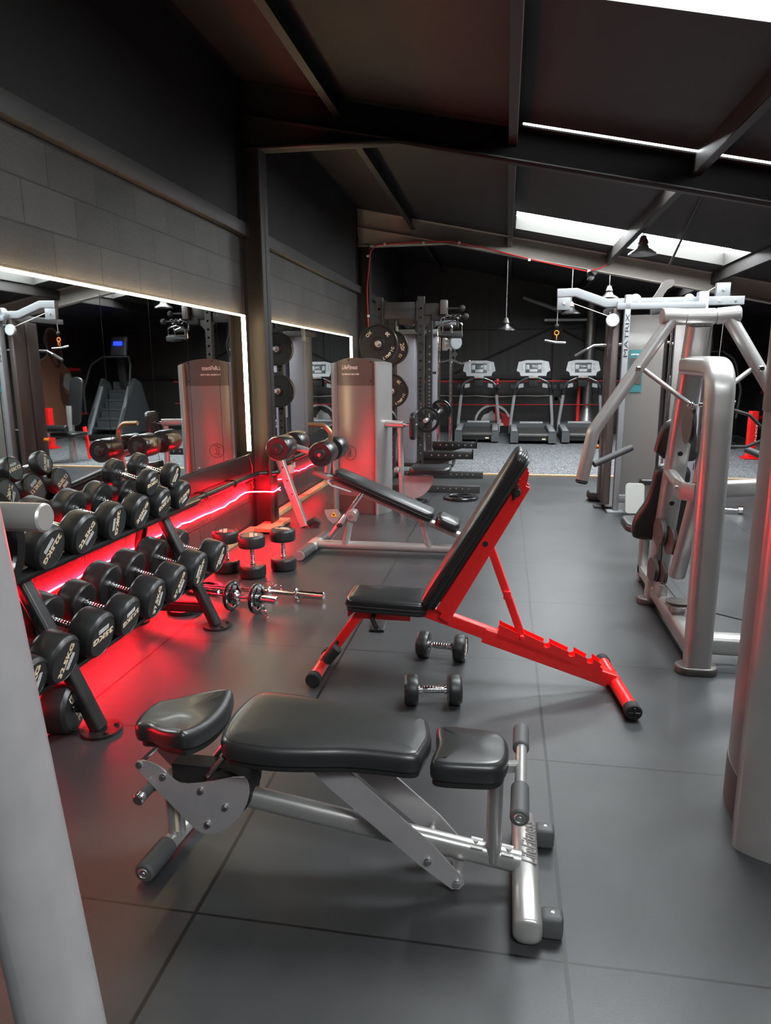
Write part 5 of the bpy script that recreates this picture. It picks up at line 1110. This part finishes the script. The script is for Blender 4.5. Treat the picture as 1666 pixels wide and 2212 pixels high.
cpx.part('drive_cable', MB().tube([(PX-0.02, 4.25, 0.45), (PX-0.01, 4.3, 0.30)], 0.004, 6).tube([(PX-0.01, 4.2, 0.24), (PX+0.03, 3.96, 0.2)], 0.004, 6).tube([(PX+0.05, 3.90, 0.2), (1.42, 3.62, 0.19)], 0.004, 6), 'cableb')
cpx.part('hanging_cable', MB().tube([(1.10, 3.75, 1.29), (1.2, 3.75, 1.26), (1.27, 3.75, 1.19), (1.30, 3.75, 1.1)], 0.008, 8, 0.06).tube([(1.08, 3.75, 1.10), (1.2, 3.75, 1.10), (1.33, 3.75, 1.16)], 0.008, 8, 0.06), 'cableb')
def lean(z): return 4.66-0.357*(z-0.2)
bu = V(0, -0.336, 0.942).normalized()
bp_ = [(-0.26, -0.165), (-0.26, 0.165), (-0.2, 0.19), (-0.1, 0.18), (0.02, 0.12), (0.16, 0.105), (0.26, 0.10), (0.28, 0.0), (0.26, -0.10), (0.16, -0.105), (0.02, -0.12), (-0.1, -0.18), (-0.2, -0.19)]
cpx.part('back_pad', MB().pad(bp_, (PX+0.03, lean(0.68)-0.02, 0.68), tuple(bu), (-1, 0, 0), 0.07, 0.028, 0.004), 'leather')
cpx.part('head_pad', MB().pad([(-0.125, -0.12), (-0.125, 0.12), (0.06, 0.105), (0.12, 0.06), (0.125, 0.0), (0.12, -0.06), (0.06, -0.105), (-0.125, -0.12)], (PX+0.03, lean(1.09)-0.0, 1.09), tuple(bu), (-1, 0, 0), 0.06, 0.028, 0.004, it=1), 'leather')
cpx.part('seat_pad', MB().pad(rr_out(0.34, 0.38, 0.09), (PX+0.05, 5.05, 0.375), (1, 0, 0), (0, 1, 0), 0.06, 0.025, 0.004, it=0), 'leather')
cpx.part('seat_post', MB().bx(PX-0.0, PX+0.06, 4.98, 5.06, 0.0, 0.38, 0.012).bx(PX-0.0, PX+0.06, 4.5, 5.06, 0.05, 0.12, 0.012), 'silver')
cpx.part('number_decal', text_mb('10', (PX-0.0, 3.735, 1.0), (0.6, -0.8, 0.2), (0.1, 0.35, 0.9), None, 0.035), 'blackm')

# ================================================================== MULTI CABLE STATION
ms = Thing('cable_station', 'tall multi cable station with pale top beam, grey upright and clear weight shroud', 'gym machine', (1.4, 7.7, 0))
ms.part('side_panel', MB().bx(1.05, 1.12, 7.56, 7.78, 0.06, 2.07, 0.01), 'darkpanel')
ms.part('side_panel', MB().bx(1.04, 1.12, 7.80, 8.0, 0.06, 2.05, 0.01), 'darkpanel')
up_ = ms.part('corner_upright', MB().bx(1.145, 1.20, 7.46, 7.54, 0.02, 2.19, 0.004), 'aluf')
ms.part('lettering', text_mb('MATRIX', (1.174, 7.4585, 1.80), (0, 0, 1), (-1, 0, 0), 0.42, 0.036, bold=0.0), 'blackm', up_)
ms.part('foot_plate', MB().bx(1.08, 1.24, 7.40, 7.52, 0.0, 0.02, 0.003).bx(1.17, 1.45, 7.48, 7.56, 0.10, 0.18, 0.004), 'aluf')
sh = ms.part('clear_shroud', MB().sweep([(1.205, 7.53, 1.05), (1.55, 7.53, 1.05)], rrect(0.006, 1.90, 0.002, 2), (0, 0, 1)), 'plexi')
ms.part('teal_sticker', MB().bx(1.225, 1.36, 7.5225, 7.524, 1.24, 1.66, 0.0), 'teal', sh)
ms.part('sticker_panel', MB().bx(1.235, 1.35, 7.518, 7.522, 1.32, 1.58, 0.0), 'darkpanel', sh)
ms.part('sticker_text', text_mb('LOW ROW', (1.29, 7.520, 1.615), (1, 0, 0), (0, 0, 1), 0.10, 0.015, bold=0.03), 'white', sh)
ms.part('stack_panel', MB().bx(1.215, 1.56, 7.60, 7.64, 0.12, 2.0, 0.004), 'taupe')
ms.part('stack_panel', MB().bx(1.66, 1.80, 7.58, 7.64, 0.12, 2.0, 0.004), 'shroud')
ms.part('guide_rod', MB().cyl((1.62, 7.56, 0.05), (1.62, 7.56, 2.06), 0.012, 12), 'chrome')
ws = ms.part('weight_stack', MB().bx(1.40, 1.62, 7.9, 8.1, 0.08, 0.75, 0.004), 'blackm')
ms.part('upright', MB().bx(1.84, 1.93, 7.50, 7.62, 0.0, 2.21, 0.006), 'greylilac')
ms.part('upright', MB().bx(1.58, 1.66, 7.9, 8.0, 0.0, 2.08, 0.006), 'darkpanel')
ms.part('upright', MB().bx(2.2, 2.28, 8.6, 8.7, 0.0, 2.08, 0.006), 'darkpanel')
ms.part('top_beam', MB().sweep([(0.495, 7.62, 2.23), (0.68, 7.62, 2.235), (0.98, 7.62, 2.125), (2.28, 7.62, 2.125)], rrect(0.07, 0.085, 0.008), (0, 0, 1), 0.05), 'aluf')
ms.part('lower_beam', MB().bx(1.07, 1.90, 7.46, 7.52, 2.05, 2.11, 0.004), 'aluf')
ms.part('depth_beam', MB().bx(1.08, 1.14, 7.5, 8.6, 2.07, 2.13, 0.004).bx(1.6, 1.68, 7.6, 8.7, 2.07, 2.13, 0.004).bx(1.6, 2.28, 8.62, 8.70, 2.07, 2.13, 0.004), 'aluf')
pieces(ms, 'pulley_box', [MB().bx(0.497, 0.63, 7.59, 7.65, 2.065, 2.19, 0.004), MB().bx(2.015, 2.145, 7.59, 7.65, 2.165, 2.295, 0.004)], 'aluf')
pieces(ms, 'bolt', [MB().bolt((x, 7.585, z_), (0, -1, 0), 0.011, 0.008) for x, z_ in ((0.565, 2.13), (2.08, 2.23), (1.30, 2.125), (1.73, 2.125), (1.93, 2.125), (2.05, 2.125), (2.2, 2.125), (1.55, 2.125))], 'steel')
ms.part('rear_bracket', MB().prism(chaikin([(0.0, 0.0), (0.07, 0.0), (0.12, 0.14), (0.20, 0.19), (0.20, 0.25), (0.10, 0.245), (0.05, 0.14), (-0.02, 0.04)], 1), (1.44, 7.72, 2.10), (1, 0, 0), (0, 0, 1), 0.06), 'gunmetal')
ms.part('pulley', MB().cyl((1.04, 7.50, 1.95), (1.04, 7.535, 1.95), 0.065, 28, 0.006), 'panelw')
pieces(ms, 'pulley', [MB().cyl((1.28, 7.72, 2.16), (1.28, 7.75, 2.16), 0.06, 24, 0.006), MB().cyl((1.80, 7.72, 2.16), (1.80, 7.75, 2.16), 0.05, 24, 0.006)], 'panelw')
cbx = ms.part('cable', MB().tube([(0.51, 7.62, 2.13), (0.505, 7.62, 1.93)], 0.004, 6).tube([(0.62, 7.60, 2.14), (1.04, 7.56, 1.98)], 0.004, 6).tube([(1.85, 7.66, 2.16), (2.02, 7.64, 2.26)], 0.004, 6).tube([(2.13, 7.66, 2.1), (2.10, 7.7, 0.8)], 0.004, 6), 'cable')
ms.part('cable_stop', MB().ball((0.505, 7.62, 1.91), 0.022, 14), 'blackm', cbx)
ms.part('snap_link', MB().torus((0.505, 7.62, 1.84), (0, 1, 0), 0.022, 0.005, 16, 6).torus((0.505, 7.62, 1.79), (1, 0, 0), 0.02, 0.004, 16, 6), 'orange', cbx)
ms.part('pull_handle', MB().tube([(0.39, 7.62, 1.765), (0.50, 7.62, 1.745), (0.60, 7.62, 1.74)], 0.011, 12, round_end=0.006), 'chrome', cbx)
lbx = ms.part('lat_bar', MB().tube([(0.74, 8.0, 1.61), (0.93, 8.0, 1.72), (1.70, 8.0, 1.745), (1.9, 8.0, 1.66)], 0.013, 12, 0.06), 'chrome')
ms.part('bar_grip', MB().cyl((0.735, 8.0, 1.607), (0.86, 8.0, 1.68), 0.0175, 14, 0.003), 'grip', lbx)
ms.part('rubber_foot', MB().box((1.06, 8.15, 0.055), (0.20, 0.22, 0.10), Matrix.Rotation(D(6), 3, 'Y'), 0.03), 'blackm')
ms.part('base_plate', MB().bx(0.98, 1.2, 7.66, 7.78, 0.0, 0.02, 0.003), 'blackm')
ms.part('adjust_knob', MB().cyl((1.02, 7.9, 0.64), (0.95, 7.88, 0.64), 0.022, 14, 0.004), 'orange')
fp = ms.part('footplate', MB().pad(rr_out(0.185, 0.31, 0.035), (1.32, 7.26, 0.19), (1, 0, 0), (0, 0.25, 1), 0.012, 0.004, 0.0, it=0), 'platew')
ms.part('footplate_arm', MB().tube([(1.34, 7.28, 0.2), (1.40, 7.5, 0.14)], 0.02, 12), 'silver', fp)
ms.part('row_bench', MB().pad(rr_out(0.9, 0.20, 0.04), (1.50, 7.95, 0.30), (0, 1, 0), (-1, 0, 0), 0.05, 0.02, 0.003, it=0), 'leather2')
ms.part('bench_leg', MB().bx(1.46, 1.54, 8.2, 8.28, 0, 0.30, 0.008).bx(1.46, 1.54, 7.55, 8.28, 0.02, 0.09, 0.008), 'silver')
single('chrome_dumbbell', MB().cyl((2.27, 7.60, 0.04), (2.40, 7.57, 0.04), 0.012, 14).cyl((2.20, 7.615, 0.04), (2.27, 7.60, 0.04), 0.038, 20, 0.006).cyl((2.40, 7.57, 0.04), (2.45, 7.56, 0.04), 0.038, 20, 0.006), 'chrome', 'small chrome dumbbell on the floor behind the press machine', 'dumbbell', (2.33, 7.6, 0))

# ================================================================== TREADMILLS
def treadmill(x, y, label, rz_=0.0, screen='screen'):
    t = Thing('treadmill', label, 'treadmill', (0, 0, 0), 'row of treadmills facing the back wall')
    dk = t.part('deck', MB().bx(-0.30, 0.30, 0.05, 1.6, 0.06, 0.16, 0.01), 'blackm')
    t.part('running_belt', MB().cyl((-0.285, 0.075, 0.165), (0.285, 0.075, 0.165), 0.052, 24).bx(-0.285, 0.285, 0.075, 1.45, 0.207, 0.217), 'belt', dk)
    t.part('warning_label', MB().bx(0.17, 0.24, 0.04, 0.049, 0.085, 0.115), 'gold', dk)
    for s in (-1, 1):
        sr2 = t.part('side_rail', MB().prism([(0.0, 0.03), (0.02, 0.22), (0.10, 0.245), (1.45, 0.275), (1.45, 0.05), (0.1, 0.03)], (s*0.365, 0, 0), (0, 1, 0), (0, 0, 1), 0.15, 0.02), 'treadd')
        t.part('foot_strip', MB().box((s*0.365, 0.75, 0.265), (0.11, 1.25, 0.006), Matrix.Rotation(D(1.3), 3, 'X'), 0.001), 'tread', sr2)
        ur = t.part('upright', MB().sweep([(s*0.44, 1.42, 0.10), (s*0.435, 1.40, 0.35), (s*0.37, 1.22, 0.95)], rrect(0.065, 0.10, 0.02), (0, 1, 0), 0.25), 'tread')
        t.part('upright_joint', MB().sweep([(s*0.375, 1.23, 0.92), (s*0.365, 1.20, 1.06)], rrect(0.085, 0.12, 0.02), (0, 1, 0)).box((s*0.43, 1.12, 1.08), (0.10, 0.16, 0.11), bev=0.025), 'blackm', ur)
    t.part('motor_cover', MB().prism([(1.38, 0.08), (1.40, 0.30), (1.50, 0.335), (1.80, 0.30), (1.84, 0.2), (1.84, 0.06)], (0, 0, 0), (0, 1, 0), (0, 0, 1), 0.84, 0.03), 'treadd')
    t.part('cover_trim', MB().box((0, 1.44, 0.315), (0.50, 0.1, 0.05), bev=0.02), 'tread')
    hb = t.part('handle_arch', MB().sweep([(-0.37, 1.18, 1.06), (-0.30, 1.16, 1.17), (-0.13, 1.18, 1.25), (0.13, 1.18, 1.25), (0.30, 1.16, 1.17), (0.37, 1.18, 1.06)], rrect(0.055, 0.05, 0.02), (0, 1, 0), 0.1), 'treadd')
    t.part('arch_trim', MB().sweep([(-0.35, 1.13, 1.13), (-0.28, 1.125, 1.195), (-0.12, 1.13, 1.262)], rrect(0.012, 0.02, 0.004), (0, 1, 0), 0.05).sweep([(0.35, 1.13, 1.13), (0.28, 1.125, 1.195), (0.12, 1.13, 1.262)], rrect(0.012, 0.02, 0.004), (0, 1, 0), 0.05), 'chrome', hb)
    for s in (-1, 1): t.part('cup_holder', MB().prism([(-0.055, -0.05), (0.055, -0.03), (0.05, 0.05), (-0.045, 0.03)] if s < 0 else [(-0.055, -0.03), (0.055, -0.05), (0.045, 0.03), (-0.05, 0.05)], (s*0.245, 1.12, 1.105), (1, 0, 0), (0, 0, 1), 0.03, 0.006), 'tread', hb)
    t.part('centre_block', MB().bx(-0.10, 0.10, 1.10, 1.24, 1.08, 1.24, 0.02), 'blackm', hb)
    t.part('button_pod', MB().box((0, 1.08, 1.285), (0.20, 0.06, 0.06), bev=0.015), 'tread', hb)
    t.part('stop_button', MB().box((0, 1.045, 1.265), (0.05, 0.015, 0.02), bev=0.004), 'orange', hb)
    co = [(-0.26, -0.035), (0.26, -0.035), (0.28, 0.04), (0.345, 0.075), (0.305, 0.26), (0.15, 0.295), (-0.15, 0.295), (-0.305, 0.26), (-0.345, 0.075), (-0.28, 0.04)]
    O_ = V(0, 1.16, 1.33); U_, V_ = V(1, 0, 0), V(0, 0.25, 1).normalized(); Nn = U_.cross(V_)
    cn = t.part('console', MB().prism(co, O_, U_, V_, 0.07, 0.012), 'tread')
    def face(nm, x0, x1, z0, z1, m_, lift): 
        c = O_+U_*((x0+x1)/2)+V_*((z0+z1)/2)+Nn*(0.035+lift)
        R3 = Matrix((U_, V_, Nn)).transposed()
        t.part(nm, MB().box(c, (x1-x0, z1-z0, 0.004), R3, 0.001), m_, cn)
    face('screen_bezel', -0.165, 0.165, 0.03, 0.235, 'treadd', 0.001)
    face('screen', -0.075, 0.075, 0.12, 0.20, screen, 0.004)
    face('key_panel', -0.155, -0.085, 0.10, 0.20, 'panelw', 0.004); face('key_panel', 0.085, 0.155, 0.10, 0.20, 'panelw', 0.004)
    face('key_panel', -0.08, 0.08, 0.045, 0.105, 'panelw', 0.004)
    face('side_panel', -0.245, -0.185, 0.08, 0.22, 'panelw', 0.002); face('side_panel', 0.185, 0.245, 0.08, 0.22, 'panelw', 0.002)
    t.part('lettering', text_mb('LifeFitness', O_+V_*0.252+Nn*0.0365, U_, V_, 0.13, 0.02, shear=0.3), 'white', cn)
    t.o.location = (x, y, 0.008); t.o.rotation_euler = (0, 0, math.radians(rz_)); return t
treadmill(-0.54, 14.1, 'grey treadmill leftmost of the three, next to the round wall emblem', 1)
treadmill(0.565, 13.95, 'grey treadmill in the middle of the three facing the back wall')
treadmill(1.56, 14.1, 'grey treadmill rightmost of the three, before the steel duct', -1)

# ================================================================== MACHINES SEEN IN THE MIRROR
scl = Thing('stair_climber', 'black and grey stair climber with blue lit console, seen in the mirror', 'stair climber', (3.72, 13.9, 0))
scl.part('base_frame', MB().bx(3.28, 4.16, 13.55, 14.9, 0.03, 0.14, 0.02), 'blackm')
st_ = MB()
for i in range(5): scl.part('step', MB().bx(3.46, 3.98, 13.62+i*0.19, 13.84+i*0.19, 0.24+i*0.19, 0.28+i*0.19, 0.006).bx(3.46, 3.98, 13.82+i*0.19, 13.835+i*0.19, 0.28+i*0.19, 0.46+i*0.19), 'treadd')
for s in (-1, 1):
    x = 3.72+s*0.34
    scl.part('side_shell', MB().prism([(13.65, 0.12), (14.85, 0.12), (14.9, 0.5), (14.6, 1.2), (14.35, 1.3), (13.72, 0.42)], (x+s*0.03, 0, 0), (0, 1, 0), (0, 0, 1), 0.07, 0.02), 'treadd')
    scl.part('side_trim', MB().sweep([(x-s*0.01, 13.6, 0.12), (x-s*0.01, 14.22, 1.12)], rrect(0.07, 0.09, 0.02), (1, 0, 0)), 'aluf')
    scl.part('hand_rail', MB().tube([(x+s*0.12, 13.75, 0.55), (x+s*0.19, 13.85, 1.05), (x+s*0.12, 14.1, 1.6), (x-s*0.06, 14.35, 1.78), (x-s*0.12, 14.5, 1.72)], 0.022, 14, 0.3), 'blackm')
scl.part('mast', MB().sweep([(3.72, 14.6, 1.1), (3.72, 14.5, 1.75)], rrect(0.16, 0.12, 0.03), (0, 1, 0)), 'blackm')
cn = scl.part('console', MB().box((3.66, 14.4, 1.98), (0.36, 0.08, 0.42), Matrix.Rotation(D(-14), 3, 'X'), 0.03), 'treadd')
scl.part('console_side', MB().box((3.50, 14.39, 1.98), (0.03, 0.09, 0.40), Matrix.Rotation(D(-14), 3, 'X'), 0.01), 'aluf', cn)
scl.part('blue_screen', MB().box((3.66, 14.348, 2.04), (0.20, 0.012, 0.09), Matrix.Rotation(D(-14), 3, 'X'), 0.003), 'screen_blue', cn)
scl.part('keypad', MB().box((3.66, 14.372, 1.90), (0.16, 0.01, 0.08), Matrix.Rotation(D(-14), 3, 'X'), 0.003), 'gunmetal', cn)
scl.part('shelf', MB().box((3.66, 14.28, 1.76), (0.5, 0.16, 0.03), bev=0.01), 'treadd')

lx = Thing('leg_machine', 'leg machine with tall dark back pad and foam roller, seen in the mirror', 'gym machine', (2.45, 10.6, 0))
lx.part('back_pad', MB().pad(rr_out(0.80, 0.24, 0.10), (2.44, 10.75, 0.98), (-0.12, 0.1, 1), (1, 0, 0), 0.06, 0.025, 0.004, it=0), 'leather2')
lx.part('seat_pad', MB().pad(rr_out(0.46, 0.42, 0.06), (2.40, 10.45, 0.42), (1, 0, 0), (0, 1, 0), 0.07, 0.025, 0.003, it=0), 'leather2')
lx.part('leg', MB().bx(2.28, 2.36, 10.35, 10.43, 0, 0.42, 0.01), 'silver')
lx.part('leg', MB().bx(2.50, 2.58, 10.7, 10.78, 0, 0.9, 0.01), 'silver')
lx.part('roller', MB().cyl((2.26, 10.2, 0.56), (2.62, 10.2, 0.56), 0.065, 28, 0.01), 'leather2')
lx.part('roller_arm', MB().tube([(2.62, 10.2, 0.56), (2.78, 10.3, 0.50), (2.8, 10.6, 0.4)], 0.02, 12, 0.06), 'silver')
lx.part('knob', MB().cyl((2.70, 10.15, 0.52), (2.70, 10.10, 0.52), 0.03, 14, 0.006), 'orange')
lx.part('red_strut', MB().sweep([(2.3, 10.75, 0.55), (2.12, 10.55, 0.05)], rrect(0.06, 0.03, 0.006), (0, 1, 0)), 'red')
rl = Thing('red_bollard', 'short red upright on the turf seen between the press machine and the right edge', 'post', (3.95, 12.2, 0))
rl.part('post', MB().bx(3.90, 4.02, 12.1, 12.25, 0.008, 0.78, 0.01), 'red')
rl.part('foot', MB().bx(3.84, 4.07, 12.05, 12.3, 0.008, 0.04, 0.01), 'red')
rl.part('marking', text_mb('BXN', (4.0, 12.097, 0.45), (0, 0, -1), (1, 0, 0), 0.3, 0.03), 'white')

# ================================================================== NEAR LEFT FRAME
lf = Thing('plate_loaded_machine', 'big out of focus silver tube of a machine leaning in at the left edge', 'gym machine', (-0.60, 0.75, 0))
lf.part('leaning_tube', MB().sweep([(-0.553, 0.75, 0.015), (-0.750, 0.75, 2.08)], oval(0.093, 0.12, 28), (0, 1, 0)), 'silver_worn')
lf.part('rubber_foot', MB().pad([(x, y) for x, y in oval(0.16, 0.18, 24)], (-0.56, 0.75, 0.0), (1, 0, 0), (0, 1, 0), 0.035, 0.01, 0.0, it=0), 'gunmetal')
lf.part('rear_tube', MB().sweep([(-1.12, 0.98, 0.015), (-1.12, 0.98, 1.9)], rrect(0.08, 0.08, 0.02), (0, 1, 0)), 'silver_worn')
lf.part('top_tube', MB().sweep([(-1.12, 0.98, 1.86), (-0.73, 0.75, 1.96)], rrect(0.07, 0.07, 0.02), (0, 0, 1)), 'silver_worn')
lf.part('plate_peg', MB().cyl((-1.12, 0.985, 1.268), (-0.718, 0.985, 1.268), 0.0235, 32, 0.003), 'bright_steel')
iron_plate('weight_plate', 'black iron plate hanging on a steel peg at the left edge', (-0.858, 0.985, 1.205), (1, 0, 0), 0.112, 0.03)
